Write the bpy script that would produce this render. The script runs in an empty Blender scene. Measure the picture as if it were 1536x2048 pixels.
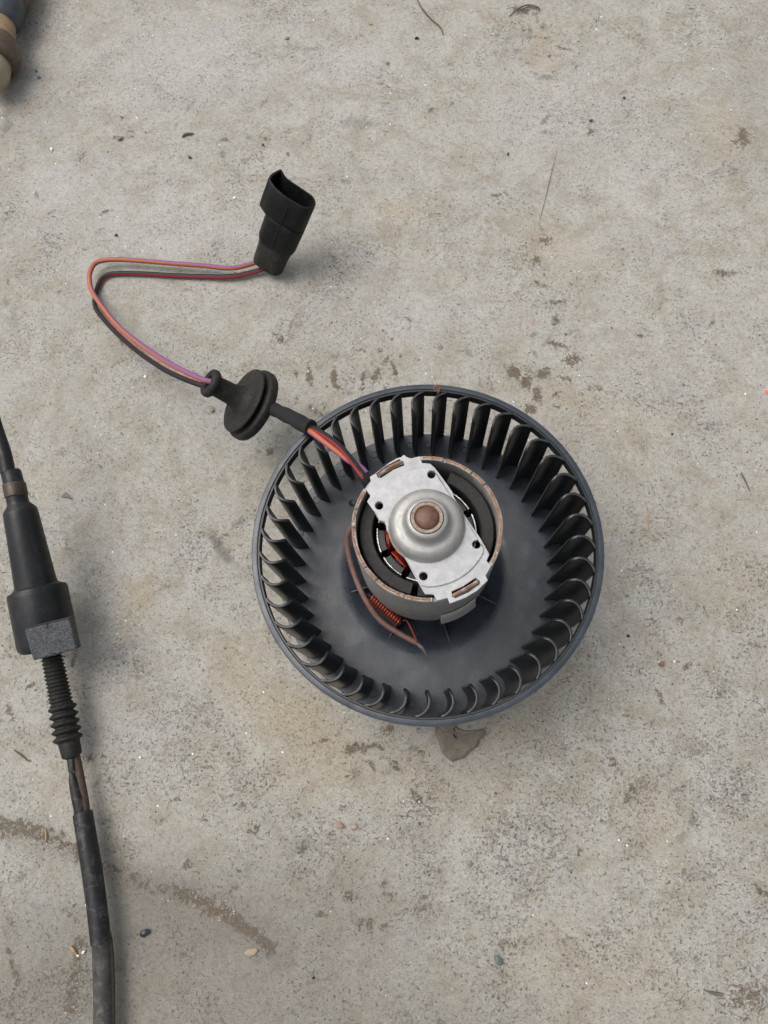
import bpy, bmesh, math, random
import numpy as np
from mathutils import Vector, Matrix

random.seed(7); rng = np.random.default_rng(7)
scene = bpy.context.scene
C = scene.collection
S = 0.001                     # everything below is written in millimetres

# ------------------------------------------------------------------ camera
CAM_H = 377.0
FPX = 1539.0                  # focal length for a 1536 x 2048 picture
n = Vector((838.6 - 768, -(1496.35 - 1024), -FPX)).normalized()
AZ = -n
AY = (Vector((0, 1, 0)) - AZ.y * AZ).normalized()
AX = AY.cross(AZ)
R3 = Matrix((AX, AY, AZ))     # camera space -> world
cam_d = bpy.data.cameras.new('camera')
cam = bpy.data.objects.new('camera', cam_d); C.objects.link(cam)
cam.matrix_world = Matrix.Translation((0, 0, CAM_H * S)) @ R3.to_4x4()
cam_d.sensor_width = 36.0; cam_d.sensor_fit = 'AUTO'
cam_d.lens = FPX / 2048 * 36.0
cam_d.clip_start = 0.005; cam_d.clip_end = 100.0
scene.camera = cam

# ------------------------------------------------------------------ light
SUN_EL, SUN_AZ = math.radians(62), math.radians(158)      # from the left, a little from the top
world = bpy.data.worlds.new('World'); scene.world = world
world.use_nodes = True
wn = world.node_tree; wn.nodes.clear()
sky = wn.nodes.new('ShaderNodeTexSky'); sky.sky_type = 'NISHITA'
sky.sun_disc = False; sky.sun_elevation = SUN_EL
sky.sun_rotation = math.pi / 2 - SUN_AZ
sky.air_density = 1.0; sky.dust_density = 6.0; sky.ozone_density = 1.0
hs = wn.nodes.new('ShaderNodeHueSaturation'); hs.inputs['Saturation'].default_value = 0.30   # overcast: the blue is washed out
bg = wn.nodes.new('ShaderNodeBackground'); bg.inputs['Strength'].default_value = 0.15
wo = wn.nodes.new('ShaderNodeOutputWorld')
wn.links.new(sky.outputs[0], hs.inputs['Color']); wn.links.new(hs.outputs[0], bg.inputs['Color'])
wn.links.new(bg.outputs[0], wo.inputs['Surface'])
sd = bpy.data.lights.new('sun', 'SUN'); sd.energy = 0.8; sd.angle = math.radians(42); sd.color = (1.0, 0.95, 0.88)
sun = bpy.data.objects.new('sun', sd); C.objects.link(sun)
sdir = Vector((math.cos(SUN_AZ) * math.cos(SUN_EL), math.sin(SUN_AZ) * math.cos(SUN_EL), math.sin(SUN_EL)))
sun.rotation_euler = sdir.to_track_quat('Z', 'Y').to_euler()
scene.view_settings.view_transform = 'Standard'; scene.view_settings.look = 'None'
scene.view_settings.gamma = 1.0; scene.view_settings.exposure = 0.20
scene.view_settings.use_curve_mapping = False

# ------------------------------------------------------------------ pixel <-> place
def ray(px, py):
    return R3 @ Vector((px - 768, -(py - 1024), -FPX))
def at(px, py, z=0.0):
    d = ray(px, py); o = Vector((0, 0, CAM_H)); return o + d * ((z - CAM_H) / d.z)
def at_plane(px, py, P, nrm):
    d = ray(px, py); o = Vector((0, 0, CAM_H)); return o + d * ((P - o).dot(nrm) / d.dot(nrm))
def ppm(z):
    return FPX / ((CAM_H - z)) * 0.98

# ------------------------------------------------------------------ materials
class NT:
    def __init__(s, name):
        s.m = bpy.data.materials.new(name); s.m.use_nodes = True
        s.t = s.m.node_tree; s.t.nodes.clear()
        s.out = s.n('ShaderNodeOutputMaterial'); s.p = s.n('ShaderNodeBsdfPrincipled')
        s.l(s.p.outputs[0], s.out.inputs[0])
        tc = s.n('ShaderNodeTexCoord'); s.tc = tc
        mp = s.n('ShaderNodeMapping'); mp.inputs['Scale'].default_value = (1000, 1000, 1000)
        s.l(tc.outputs['Object'], mp.inputs[0]); s.co = mp.outputs[0]
    def n(s, k): return s.t.nodes.new(k)
    def l(s, a, b): s.t.links.new(a, b)
    def noise(s, scale, detail=4, rough=0.55, dist=0.0, co=None, off=None, stretch=None):
        x = s.n('ShaderNodeTexNoise'); x.inputs['Scale'].default_value = scale
        x.inputs['Detail'].default_value = detail; x.inputs['Roughness'].default_value = rough
        x.inputs['Distortion'].default_value = dist
        c = co or s.co
        if off or stretch:
            m = s.n('ShaderNodeMapping'); m.inputs['Location'].default_value = off or (0, 0, 0)
            if stretch:
                m.inputs['Scale'].default_value = stretch[0]; m.inputs['Rotation'].default_value = (0, 0, stretch[1])
            s.l(c, m.inputs[0]); c = m.outputs[0]
        s.l(c, x.inputs['Vector']); return x.outputs['Fac']
    def ramp(s, fac, stops):
        r = s.n('ShaderNodeValToRGB'); e = r.color_ramp.elements
        while len(e) < len(stops): e.new(0.5)
        for i, (p, c) in enumerate(stops):
            e[i].position = p
            e[i].color = (c, c, c, 1) if isinstance(c, (int, float)) else (*c, 1)
        s.l(fac, r.inputs[0]); return r.outputs[0]
    def mix(s, fac, a, b, mode='MIX'):
        m = s.n('ShaderNodeMix'); m.data_type = 'RGBA'; m.blend_type = mode
        for v, i in ((fac, 0), (a, 6), (b, 7)):
            if isinstance(v, (int, float)): m.inputs[i].default_value = v if i == 0 else (v, v, v, 1)
            elif isinstance(v, tuple): m.inputs[i].default_value = (*v, 1)
            else: s.l(v, m.inputs[i])
        return m.outputs[2]
    def math(s, op, a, b=0.0, clamp=False):
        m = s.n('ShaderNodeMath'); m.operation = op; m.use_clamp = clamp
        for v, i in ((a, 0), (b, 1)):
            if isinstance(v, (int, float)): m.inputs[i].default_value = v
            else: s.l(v, m.inputs[i])
        return m.outputs[0]
    def bump(s, h, strength=0.3, dist=0.3):
        b = s.n('ShaderNodeBump'); b.inputs['Strength'].default_value = strength
        b.inputs['Distance'].default_value = dist * S
        s.l(h, b.inputs['Height']); s.l(b.outputs[0], s.p.inputs['Normal'])
    def fin(s, col=None, rough=0.5, metal=0.0, spec=0.5):
        if col is not None:
            if isinstance(col, tuple): s.p.inputs['Base Color'].default_value = (*col, 1)
            else: s.l(col, s.p.inputs['Base Color'])
        if isinstance(rough, (int, float)): s.p.inputs['Roughness'].default_value = rough
        else: s.l(rough, s.p.inputs['Roughness'])
        if isinstance(metal, (int, float)): s.p.inputs['Metallic'].default_value = metal
        else: s.l(metal, s.p.inputs['Metallic'])
        s.p.inputs['Specular IOR Level'].default_value = spec
        return s.m

def plain(name, col, col2=None, scale=0.3, rough=0.5, metal=0.0, bump=0.15, bscale=2.0, spec=0.5, dust=0.0, rvar=0.12):
    t = NT(name)
    c2 = col2 or tuple(x * 1.5 for x in col)
    c = t.mix(t.ramp(t.noise(scale, 6, 0.65), [(0.35, 0.0), (0.7, 1.0)]), col, c2)
    if dust:
        dm = t.ramp(t.noise(scale * 2.3, 8, 0.75, 0.6, off=(31, 7, 3)), [(0.5, 0.0), (0.75, dust)])
        c = t.mix(dm, c, (0.30, 0.27, 0.23))
    r = t.ramp(t.noise(scale * 3, 5, 0.6, off=(5, 9, 1)), [(0.3, max(0.02, rough - rvar)), (0.7, min(1, rough + rvar))])
    if bump: t.bump(t.noise(bscale, 5, 0.6), bump)
    return t.fin(c, r, metal, spec)

M = {}
# wheel plastic: blue-grey black, satin, faint moulding marks and dust
t = NT('wheel_plastic')
c = t.mix(t.ramp(t.noise(0.06, 6, 0.65, 0.8), [(0.35, 0.0), (0.7, 1.0)]), (0.025, 0.032, 0.042), (0.043, 0.053, 0.067))
c = t.mix(t.ramp(t.noise(2.2, 4, 0.8), [(0.6, 0.0), (0.75, 0.35)]), c, (0.10, 0.105, 0.115))
c = t.mix(t.ramp(t.noise(0.7, 9, 0.8, 1.0, off=(4, 4, 4)), [(0.64, 0.0), (0.72, 0.5)]), c, (0.15, 0.15, 0.145))
r = t.ramp(t.noise(0.12, 6, 0.7), [(0.35, 0.22), (0.65, 0.38)])
t.bump(t.math('ADD', t.math('MULTIPLY', t.noise(0.06, 1.5, 0.5, 0.2, off=(6, 6, 6)), 8.0), t.noise(1.6, 6, 0.7)), 0.35, 0.25)
M['wheel'] = t.fin(c, r, 0, 0.5)
t = NT('blade_plastic')
c = t.mix(t.ramp(t.noise(0.15, 6, 0.65, 0.8), [(0.35, 0.0), (0.7, 1.0)]), (0.009, 0.010, 0.011), (0.019, 0.020, 0.021))
c = t.mix(t.ramp(t.noise(0.5, 9, 0.8, 1.0, off=(4, 4, 4)), [(0.60, 0.0), (0.75, 0.35)]), c, (0.13, 0.12, 0.10))
t.bump(t.noise(1.8, 6, 0.7), 0.18, 0.2)
M['blade'] = t.fin(c, 0.36, 0, 0.5)
M['black'] = plain('black_plastic', (0.005, 0.0055, 0.006), (0.009, 0.0095, 0.010), 0.25, 0.5, bump=0.12, dust=0.05, spec=0.22)
M['rubber'] = plain('black_rubber', (0.010, 0.010, 0.009), (0.020, 0.0195, 0.018), 0.2, 0.62, bump=0.2, dust=0.10, spec=0.28)
M['boot'] = plain('dusty_rubber_boot', (0.016, 0.015, 0.013), (0.034, 0.031, 0.026), 0.22, 0.7, bump=0.25, dust=0.1, spec=0.3)
M['tape'] = None
M['hard'] = plain('cable_plastic', (0.007, 0.0085, 0.010), (0.013, 0.015, 0.017), 0.12, 0.40, bump=0.1, dust=0.07, spec=0.30)
M['sheath'] = plain('cable_sheath', (0.008, 0.009, 0.010), (0.016, 0.017, 0.019), 0.1, 0.5, bump=0.15, dust=0.28, spec=0.32)
M['dusty'] = plain('dusty_sheath', (0.028, 0.027, 0.025), (0.070, 0.066, 0.060), 0.12, 0.85, bump=0.4, bscale=1.2, dust=0.4)
M['rusty_cable'] = plain('rusty_inner_cable', (0.035, 0.022, 0.014), (0.085, 0.055, 0.035), 0.8, 0.75, bump=0.5, bscale=1.5)
M['dark_metal'] = plain('dark_band', (0.05, 0.042, 0.036), (0.09, 0.07, 0.055), 0.4, 0.5, 0.6, bump=0.2)
M['copper'] = plain('copper_wire', (0.30, 0.055, 0.028), (0.48, 0.115, 0.06), 0.6, 0.3, 0.85, bump=0.1)
M['winding'] = plain('enamelled_copper', (0.40, 0.035, 0.018), (0.60, 0.09, 0.04), 0.8, 0.25, 0.75, bump=0.1)
M['shrink'] = plain('pink_brown_sleeving', (0.13, 0.066, 0.052), (0.20, 0.11, 0.088), 0.35, 0.55, bump=0.15, dust=0.25)
M['magnet'] = plain('ferrite_magnet', (0.006, 0.006, 0.006), (0.016, 0.0155, 0.015), 0.5, 0.7, bump=0.3, dust=0.1)
M['insul'] = plain('black_insulation', (0.005, 0.005, 0.006), (0.010, 0.010, 0.011), 0.5, 0.35, bump=0.1)
M['lam'] = plain('bright_lamination', (0.16, 0.155, 0.15), (0.85, 0.84, 0.83), 0.28, 0.30, 0.7, bump=0.5, bscale=3.0)
M['steel'] = plain('tinned_end', (0.13, 0.125, 0.12), (0.25, 0.24, 0.23), 0.8, 0.5, 0.7, bump=0.3)
M['ball'] = plain('rusty_shaft_end', (0.095, 0.042, 0.028), (0.17, 0.080, 0.054), 0.35, 0.5, 0.1, bump=0.3, bscale=1.2)

def metal_mat(name, base, base2, rust_lo, rust_hi, rough=0.38, metal=0.75, edge_z=None):
    t = NT(name)
    c = t.mix(t.ramp(t.noise(0.25, 7, 0.7), [(0.35, 0.0), (0.7, 1.0)]), base, base2)
    c = t.mix(t.ramp(t.noise(2.5, 4, 0.8), [(0.58, 0.0), (0.75, 0.35)]), c, tuple(x * 0.55 for x in base))
    rn = t.noise(0.42, 9, 0.78, 0.7, off=(13, 2, 8))
    mask = t.ramp(rn, [(rust_lo, 0.0), (rust_hi, 1.0)])
    if edge_z is not None:           # rust where the pressed edge was cut bare
        sx = t.n('ShaderNodeSeparateXYZ'); t.l(t.co, sx.inputs[0])
        e = t.math('MULTIPLY', t.math('SUBTRACT', sx.outputs[2], edge_z), 2.5, True)
        rn2 = t.ramp(t.noise(0.38, 8, 0.75, 0.5, off=(1, 2, 3)), [(0.54, 0.0), (0.60, 1.0)])
        mask = t.math('MAXIMUM', mask, t.math('MULTIPLY', e, rn2, True))
    rc = t.mix(t.ramp(t.noise(1.4, 6, 0.7), [(0.35, 0.0), (0.65, 1.0)]), (0.16, 0.062, 0.030), (0.34, 0.17, 0.095))
    c = t.mix(mask, c, rc)
    mt = t.math('MULTIPLY', t.math('SUBTRACT', 1.0, mask), metal, True)
    rr = t.mix(mask, t.ramp(t.noise(0.6, 6, 0.7, off=(7, 7, 7)), [(0.3, rough - 0.1), (0.7, rough + 0.12)]), 0.85)
    t.bump(t.noise(1.5, 7, 0.7), 0.25, 0.2)
    return t.fin(c, rr, mt, 0.5)
M['can'] = metal_mat('motor_can_steel', (0.24, 0.24, 0.22), (0.36, 0.36, 0.335), 0.62, 0.72, 0.5, 0.35, edge_z=85.8)
M['plate'] = metal_mat('zinc_plate', (0.34, 0.342, 0.345), (0.47, 0.472, 0.475), 0.71, 0.80, 0.52, 0.25)
M['dome'] = metal_mat('bearing_cup_steel', (0.29, 0.285, 0.27), (0.38, 0.375, 0.36), 0.66, 0.8, 0.48, 0.45)
M['tab'] = metal_mat('tab_steel', (0.34, 0.335, 0.31), (0.46, 0.455, 0.43), 0.66, 0.74, 0.5, 0.25)
M['rust'] = metal_mat('rusty_tab', (0.42, 0.38, 0.35), (0.55, 0.5, 0.47), 0.42, 0.52, 0.5, 0.4)
M['ringrust'] = metal_mat('bearing_ring', (0.25, 0.22, 0.19), (0.36, 0.32, 0.28), 0.46, 0.60, 0.55, 0.35)

def wire_mat(name, base, stripe, lo=0.30, hi=0.62):
    t = NT(name)
    uv = t.n('ShaderNodeUVMap'); sx = t.n('ShaderNodeSeparateXYZ'); t.l(uv.outputs[0], sx.inputs[0])
    v = sx.outputs[1]
    msk = t.ramp(v, [(lo - 0.03, 0.0), (lo, 1.0), (hi, 1.0), (hi + 0.03, 0.0)])
    c = t.mix(msk, base, stripe)
    c = t.mix(t.ramp(t.noise(0.5, 8, 0.75), [(0.58, 0.0), (0.72, 0.5)]), c, (0.09, 0.065, 0.05))
    t.bump(t.noise(1.2, 4, 0.6), 0.1, 0.2)
    return t.fin(c, 0.48, 0, 0.32)
M['wire_purple'] = wire_mat('purple_orange_insulation', (0.22, 0.085, 0.20), (0.42, 0.125, 0.035), 0.42, 0.585)
M['wire_black'] = wire_mat('black_red_insulation', (0.012, 0.011, 0.012), (0.31, 0.028, 0.036), 0.44, 0.58)

# fabric tape weave
t = NT('fabric_tape')
wv = t.n('ShaderNodeTexWave'); wv.inputs['Scale'].default_value = 0.9; wv.inputs['Distortion'].default_value = 1.5
t.l(t.co, wv.inputs[0])
c = t.mix(wv.outputs['Fac'], (0.010, 0.010, 0.010), (0.026, 0.026, 0.026))
t.bump(wv.outputs['Fac'], 0.5, 0.4); M['tape'] = t.fin(c, 0.85, 0, 0.3)

# speckled block (dust pressed in a rough plastic face)
t = NT('speckled_plastic')
c = t.mix(t.ramp(t.noise(0.9, 8, 0.85, 0.5), [(0.44, 0.0), (0.58, 0.75)]), (0.026, 0.029, 0.033), (0.12, 0.124, 0.128))
c = t.mix(t.ramp(t.noise(1.7, 5, 0.8), [(0.57, 0.0), (0.66, 0.7)]), c, (0.36, 0.36, 0.36))
t.bump(t.noise(1.3, 7, 0.8), 0.8, 0.5); M['speckled'] = t.fin(c, 0.7, 0, 0.4)

# concrete
t = NT('concrete')
st = t.n('ShaderNodeAttribute'); st.attribute_name = 'stain'
ss = t.n('ShaderNodeSeparateColor'); t.l(st.outputs['Color'], ss.inputs[0])
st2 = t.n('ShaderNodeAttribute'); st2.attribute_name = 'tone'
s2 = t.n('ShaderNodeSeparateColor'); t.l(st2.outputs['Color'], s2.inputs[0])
big = t.noise(0.011, 5, 0.6, 0.6)
mid = t.noise(0.06, 8, 0.68, 0.5, off=(9, 40, 2))
fine = t.noise(0.42, 9, 0.82, 0.5, off=(3, 3, 9))
grain = t.noise(1.3, 5, 0.8)
c = t.mix(t.ramp(big, [(0.3, 0.0), (0.7, 1.0)]), (0.350, 0.334, 0.294), (0.396, 0.382, 0.345))
c = t.mix(t.ramp(mid, [(0.38, 0.75), (0.56, 0.0)]), c, (0.285, 0.257, 0.202))
c = t.mix(t.ramp(t.noise(0.035, 7, 0.65, 0.5, off=(70, 1, 2)), [(0.52, 0.0), (0.70, 0.55)]), c, (0.330, 0.322, 0.302))
c = t.mix(t.math('MULTIPLY', s2.outputs[0], 0.8, True), c, (0.415, 0.407, 0.388))     # worn pale areas
c = t.mix(t.math('MULTIPLY', ss.outputs[2], 0.8, True), c, (0.352, 0.298, 0.205))    # yellowish stains
c = t.mix(t.math('MULTIPLY', s2.outputs[1], 0.75, True), c, (0.165, 0.150, 0.125))   # ingrained grime, and light falloff painted in towards the lower left
c = t.mix(0.85, c, t.ramp(fine, [(0.37, 0.66), (0.47, 0.95), (0.53, 1.02), (0.66, 1.18)]), 'MULTIPLY')
c = t.mix(0.9, c, t.ramp(grain, [(0.34, 0.74), (0.5, 1.0), (0.66, 1.18)]), 'MULTIPLY')
# flecks and pores, in patches
dens = t.math('ADD', t.math('MULTIPLY', t.math('SUBTRACT', t.noise(0.028, 5, 0.65, 0.6, off=(55, 22, 0)), 0.5), 1.2), t.math('ADD', t.math('MULTIPLY', s2.outputs[2], 0.09), 0.43))
fl = t.math('ADD', t.noise(0.36, 8, 0.82, 0.9, off=(0, 17, 4), stretch=((1.0, 1.3, 1.0), 0.7)), t.math('MULTIPLY', t.math('SUBTRACT', dens, 0.5), 0.30))
flm = t.ramp(fl, [(0.572, 0.0), (0.635, 0.58)])
c = t.mix(flm, c, (0.135, 0.118, 0.098))
fl2 = t.math('ADD', t.noise(0.75, 5, 0.7, 0.4, off=(20, 0, 44)), t.math('MULTIPLY', t.math('SUBTRACT', dens, 0.5), 0.16))
flm2 = t.ramp(fl2, [(0.592, 0.0), (0.640, 0.85)])
c = t.mix(flm2, c, (0.10, 0.092, 0.085))
# brown dirt: patch masks broken up by noise
dn = t.math('ADD', t.math('MULTIPLY', t.math('SUBTRACT', t.noise(0.30, 10, 0.80, 1.0, off=(88, 3, 1)), 0.5), 1.9), t.math('MULTIPLY', ss.outputs[0], 0.46))
dm = t.ramp(dn, [(0.215, 0.0), (0.33, 0.92)])
dc = t.mix(t.ramp(t.noise(1.1, 6, 0.8), [(0.35, 0.0), (0.7, 1.0)]), (0.090, 0.068, 0.047), (0.185, 0.145, 0.100))
c = t.mix(dm, c, dc)
# grey scuffs
gn = t.math('ADD', t.math('MULTIPLY', t.math('SUBTRACT', t.noise(0.16, 9, 0.75, 0.5, off=(8, 93, 1)), 0.5), 1.4), t.math('MULTIPLY', ss.outputs[1], 0.75))
c = t.mix(t.ramp(gn, [(0.20, 0.0), (0.55, 0.62)]), c, (0.125, 0.122, 0.118))
# thin hairline marks
hl = t.noise(0.03, 6, 0.6, 2.0, off=(2, 9, 31))
hm = t.ramp(hl, [(0.488, 0.0), (0.4975, 0.4), (0.507, 0.0)])
hm = t.math('MULTIPLY', hm, t.ramp(t.noise(0.02, 3, 0.5, off=(61, 5, 5)), [(0.5, 0.0), (0.62, 1.0)]))
c = t.mix(hm, c, (0.17, 0.15, 0.13))
# mica / quartz glints
vo = t.n('ShaderNodeTexVoronoi'); vo.feature = 'F1'; vo.inputs['Scale'].default_value = 0.28; t.l(t.co, vo.inputs['Vector'])
vs = t.n('ShaderNodeSeparateColor'); t.l(vo.outputs['Color'], vs.inputs[0])
size = t.math('MULTIPLY', t.math('POWER', vs.outputs[0], 10.0), 0.13)
g = t.math('MULTIPLY', t.math('LESS_THAN', vo.outputs['Distance'], size), t.math('GREATER_THAN', vs.outputs[1], 0.25))
c = t.mix(g, c, (0.88, 0.88, 0.86))
# round pores
vp = t.n('ShaderNodeTexVoronoi'); vp.inputs['Scale'].default_value = 0.20; t.l(t.co, vp.inputs['Vector'])
vq = t.n('ShaderNodeSeparateColor'); t.l(vp.outputs['Color'], vq.inputs[0])
psz = t.math('MULTIPLY', t.math('POWER', vq.outputs[0], 5.0), 0.17)
pd = t.math('ADD', vp.outputs['Distance'], t.math('MULTIPLY', t.math('SUBTRACT', t.noise(1.6, 4, 0.7), 0.5), 0.16))
pore = t.math('MULTIPLY', t.math('LESS_THAN', pd, psz), 0.75)
c = t.mix(pore, c, t.mix(vq.outputs[1], (0.06, 0.055, 0.05), (0.20, 0.16, 0.12)))
h = t.math('ADD', t.math('MULTIPLY', fine, 0.7), t.math('MULTIPLY', grain, 0.3))
h = t.math('SUBTRACT', h, t.math('MULTIPLY', flm, 0.35)); h = t.math('SUBTRACT', h, t.math('MULTIPLY', flm2, 0.5))
h = t.math('ADD', h, t.math('MULTIPLY', dm, 0.25))
t.bump(h, 0.75, 0.9)
M['concrete'] = t.fin(c, t.ramp(mid, [(0.3, 0.72), (0.7, 0.88)]), 0, 0.35)

# ------------------------------------------------------------------ object helpers
def origin(p):
    o = Vector((0, 0, 0))
    while p is not None:
        o += p.location; p = p.parent
    return o / S
def obj(name, verts, faces, mat, parent=None, uvs=None, smooth=True, sharp=35):
    o3 = origin(parent)
    me = bpy.data.meshes.new(name)
    me.from_pydata([(Vector(v) - o3) * S for v in verts], [], faces)
    if uvs is not None:
        ul = me.uv_layers.new(name='UVMap')
        flat = [x for f in uvs for uv in f for x in uv]
        ul.data.foreach_set('uv', flat)
    me.materials.append(mat)
    bm = bmesh.new(); bm.from_mesh(me); bmesh.ops.recalc_face_normals(bm, faces=bm.faces); bm.to_mesh(me); bm.free()
    if smooth:
        me.polygons.foreach_set('use_smooth', [True] * len(me.polygons))
        me.set_sharp_from_angle(angle=math.radians(sharp))
    o = bpy.data.objects.new(name, me); C.objects.link(o); o.parent = parent
    return o
def thing(name, label, cat, loc, group=None):
    o = bpy.data.objects.new(name, None); C.objects.link(o); o.empty_display_size = 0.01
    o.location = Vector(loc) * S; o['label'] = label; o['category'] = cat
    if group: o['group'] = group
    return o
def tag(o, label, cat, group=None):
    o['label'] = label; o['category'] = cat
    if group: o['group'] = group
    return o
def rebase(o):
    """put a single-mesh thing's origin at its base"""
    me = o.data; co = np.empty(len(me.vertices) * 3, 'f'); me.vertices.foreach_get('co', co); co = co.reshape(-1, 3)
    b = np.array([(co[:, 0].min() + co[:, 0].max()) / 2, (co[:, 1].min() + co[:, 1].max()) / 2, co[:, 2].min()])
    me.vertices.foreach_set('co', (co - b).ravel()); o.location = Vector(b); me.update(); return o

class G:
    """collects geometry for one mesh"""
    def __init__(s): s.v = []; s.f = []; s.uv = []
    def add(s, v, f, uv=None):
        b = len(s.v); s.v += [Vector(x) for x in v]; s.f += [tuple(i + b for i in q) for q in f]
        s.uv += uv if uv else [[(0, 0)] * len(q) for q in f]
    def build(s, name, mat, parent=None, **k):
        return obj(name, s.v, s.f, mat, parent, uvs=s.uv, **k)

def lathe(prof, segs=96, c=(0, 0, 0), axis=(0, 0, 1), a0=0.0, a1=None, closed=False):
    """prof: (r, h). full turn unless a1 given. closed: the profile is a loop"""
    ax = Vector(axis).normalized(); q = Vector((0, 0, 1)).rotation_difference(ax); c = Vector(c)
    full = a1 is None
    na = segs if full else segs + 1
    v = []; f = []
    for i in range(na):
        a = a0 + (2 * math.pi if full else (a1 - a0)) * i / segs
        for r, h in prof: v.append(c + q @ Vector((r * math.cos(a), r * math.sin(a), h)))
    m = len(prof)
    for i in range(segs):
        j = (i + 1) % na
        for k in range(m if closed else m - 1):
            l = (k + 1) % m
            f.append((i * m + k, j * m + k, j * m + l, i * m + l))
    if not full and closed:
        f.append(tuple(range(m))); f.append(tuple(reversed([(na - 1) * m + k for k in range(m)])))
    return v, f

def smooth_path(pts, per=8):
    P = [Vector(p) for p in pts]; P = [2 * P[0] - P[1]] + P + [2 * P[-1] - P[-2]]
    out = []
    for i in range(1, len(P) - 2):
        for k in range(per):
            u = k / per; a, b, c, d = P[i - 1:i + 3]
            out.append(0.5 * ((2 * b) + (c - a) * u + (2 * a - 5 * b + 4 * c - d) * u * u + (3 * b - a - 3 * c + d) * u ** 3))
    out.append(P[-2]); return out

def tube(pts, rad, segs=14, twist=0.0, cap=True, flat=1.0):
    P = [Vector(p) for p in pts]; N = len(P)
    R = rad if hasattr(rad, '__len__') else [rad] * N
    tw = twist if hasattr(twist, '__len__') else [twist] * N
    v = []; f = []; uv = []; T = []
    for i in range(N):
        a = i
        while a > 0 and (P[i] - P[a]).length < 1e-4: a -= 1
        b = i
        while b < N - 1 and (P[b] - P[i]).length < 1e-4: b += 1
        if a == 0 and (P[i] - P[a]).length < 1e-4: a = i
        T.append((P[b] - P[a]).normalized() if (P[b] - P[a]).length > 1e-6 else (T[-1] if T else Vector((1, 0, 0))))
    nrm = None
    L = 0
    for i in range(N):
        t_ = T[i]
        z = Vector((0, 0, 1)) - t_ * t_.z
        if z.length < 0.25:
            z = (nrm - t_ * nrm.dot(t_)) if nrm is not None else Vector((0, 1, 0)) - t_ * t_.y
        z.normalize(); nrm = z; y = t_.cross(z)
        if i: L += (P[i] - P[i - 1]).length
        for k in range(segs):
            a = 2 * math.pi * (k / segs + tw[i])
            v.append(P[i] + R[i] * (math.cos(a) * z * flat + math.sin(a) * y))
    for i in range(N - 1):
        for k in range(segs):
            l = (k + 1) % segs
            f.append((i * segs + k, i * segs + l, (i + 1) * segs + l, (i + 1) * segs + k))
            # v = 0.5 is the side facing up when twist = 0
            a, b = (k / segs + 0.5), ((k + 1) / segs + 0.5)
            if a >= 1: a -= 1; b -= 1
            uv.append([(i, a), (i, b), (i + 1, b), (i + 1, a)])
    if cap:
        f.append(tuple(range(segs))); uv.append([(0, 0)] * segs)
        f.append(tuple((N - 1) * segs + k for k in reversed(range(segs)))); uv.append([(0, 0)] * segs)
    return v, f, uv

def prism(poly, z0, z1):
    m = len(poly); v = [Vector((x, y, z0)) for x, y in poly] + [Vector((x, y, z1)) for x, y in poly]
    f = [tuple(range(m))[::-1], tuple(range(m, 2 * m))] + [(i, (i + 1) % m, m + (i + 1) % m, m + i) for i in range(m)]
    return v, f

def plate(name, poly, holes, z0, z1, mat, parent, bevel=0.25):
    cu = bpy.data.curves.new(name, 'CURVE'); cu.dimensions = '2D'; cu.fill_mode = 'BOTH'
    for loop in [poly] + holes:
        sp = cu.splines.new('POLY'); sp.points.add(len(loop) - 1); sp.use_cyclic_u = True
        for p, q in zip(sp.points, loop): p.co = (q[0], q[1], 0, 1)
    cu.extrude = (z1 - z0) / 2 - bevel; cu.bevel_depth = bevel; cu.bevel_resolution = 1; cu.offset = -bevel
    o = bpy.data.objects.new(name, cu); C.objects.link(o)
    dg = bpy.context.evaluated_depsgraph_get(); dg.update()
    me = bpy.data.meshes.new_from_object(o.evaluated_get(dg))
    bpy.data.objects.remove(o)
    o3 = origin(parent); zc = (z0 + z1) / 2
    v = [(p.co.x, p.co.y, p.co.z + zc) for p in me.vertices]; f = [tuple(p.vertices) for p in me.polygons]
    bpy.data.meshes.remove(me)
    return obj(name, v, f, mat, parent, sharp=28)

def circle(cx, cy, r, n_=20):
    return [(cx + r * math.cos(2 * math.pi * i / n_), cy + r * math.sin(2 * math.pi * i / n_)) for i in range(n_)]
def box(c, u, v_, w):
    """centre, three half-axis vectors"""
    c = Vector(c); u = Vector(u); v_ = Vector(v_); w = Vector(w)
    V = [c + a * u + b * v_ + d * w for d in (-1, 1) for b in (-1, 1) for a in (-1, 1)]
    F = [(0, 2, 3, 1), (4, 5, 7, 6), (0, 1, 5, 4), (2, 6, 7, 3), (0, 4, 6, 2), (1, 3, 7, 5)]
    return V, F
def bevel_mod(o, w, segs=2):
    m = o.modifiers.new('bevel', 'BEVEL'); m.width = w * S; m.segments = segs; m.limit_method = 'ANGLE'; m.angle_limit = math.radians(35)

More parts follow.
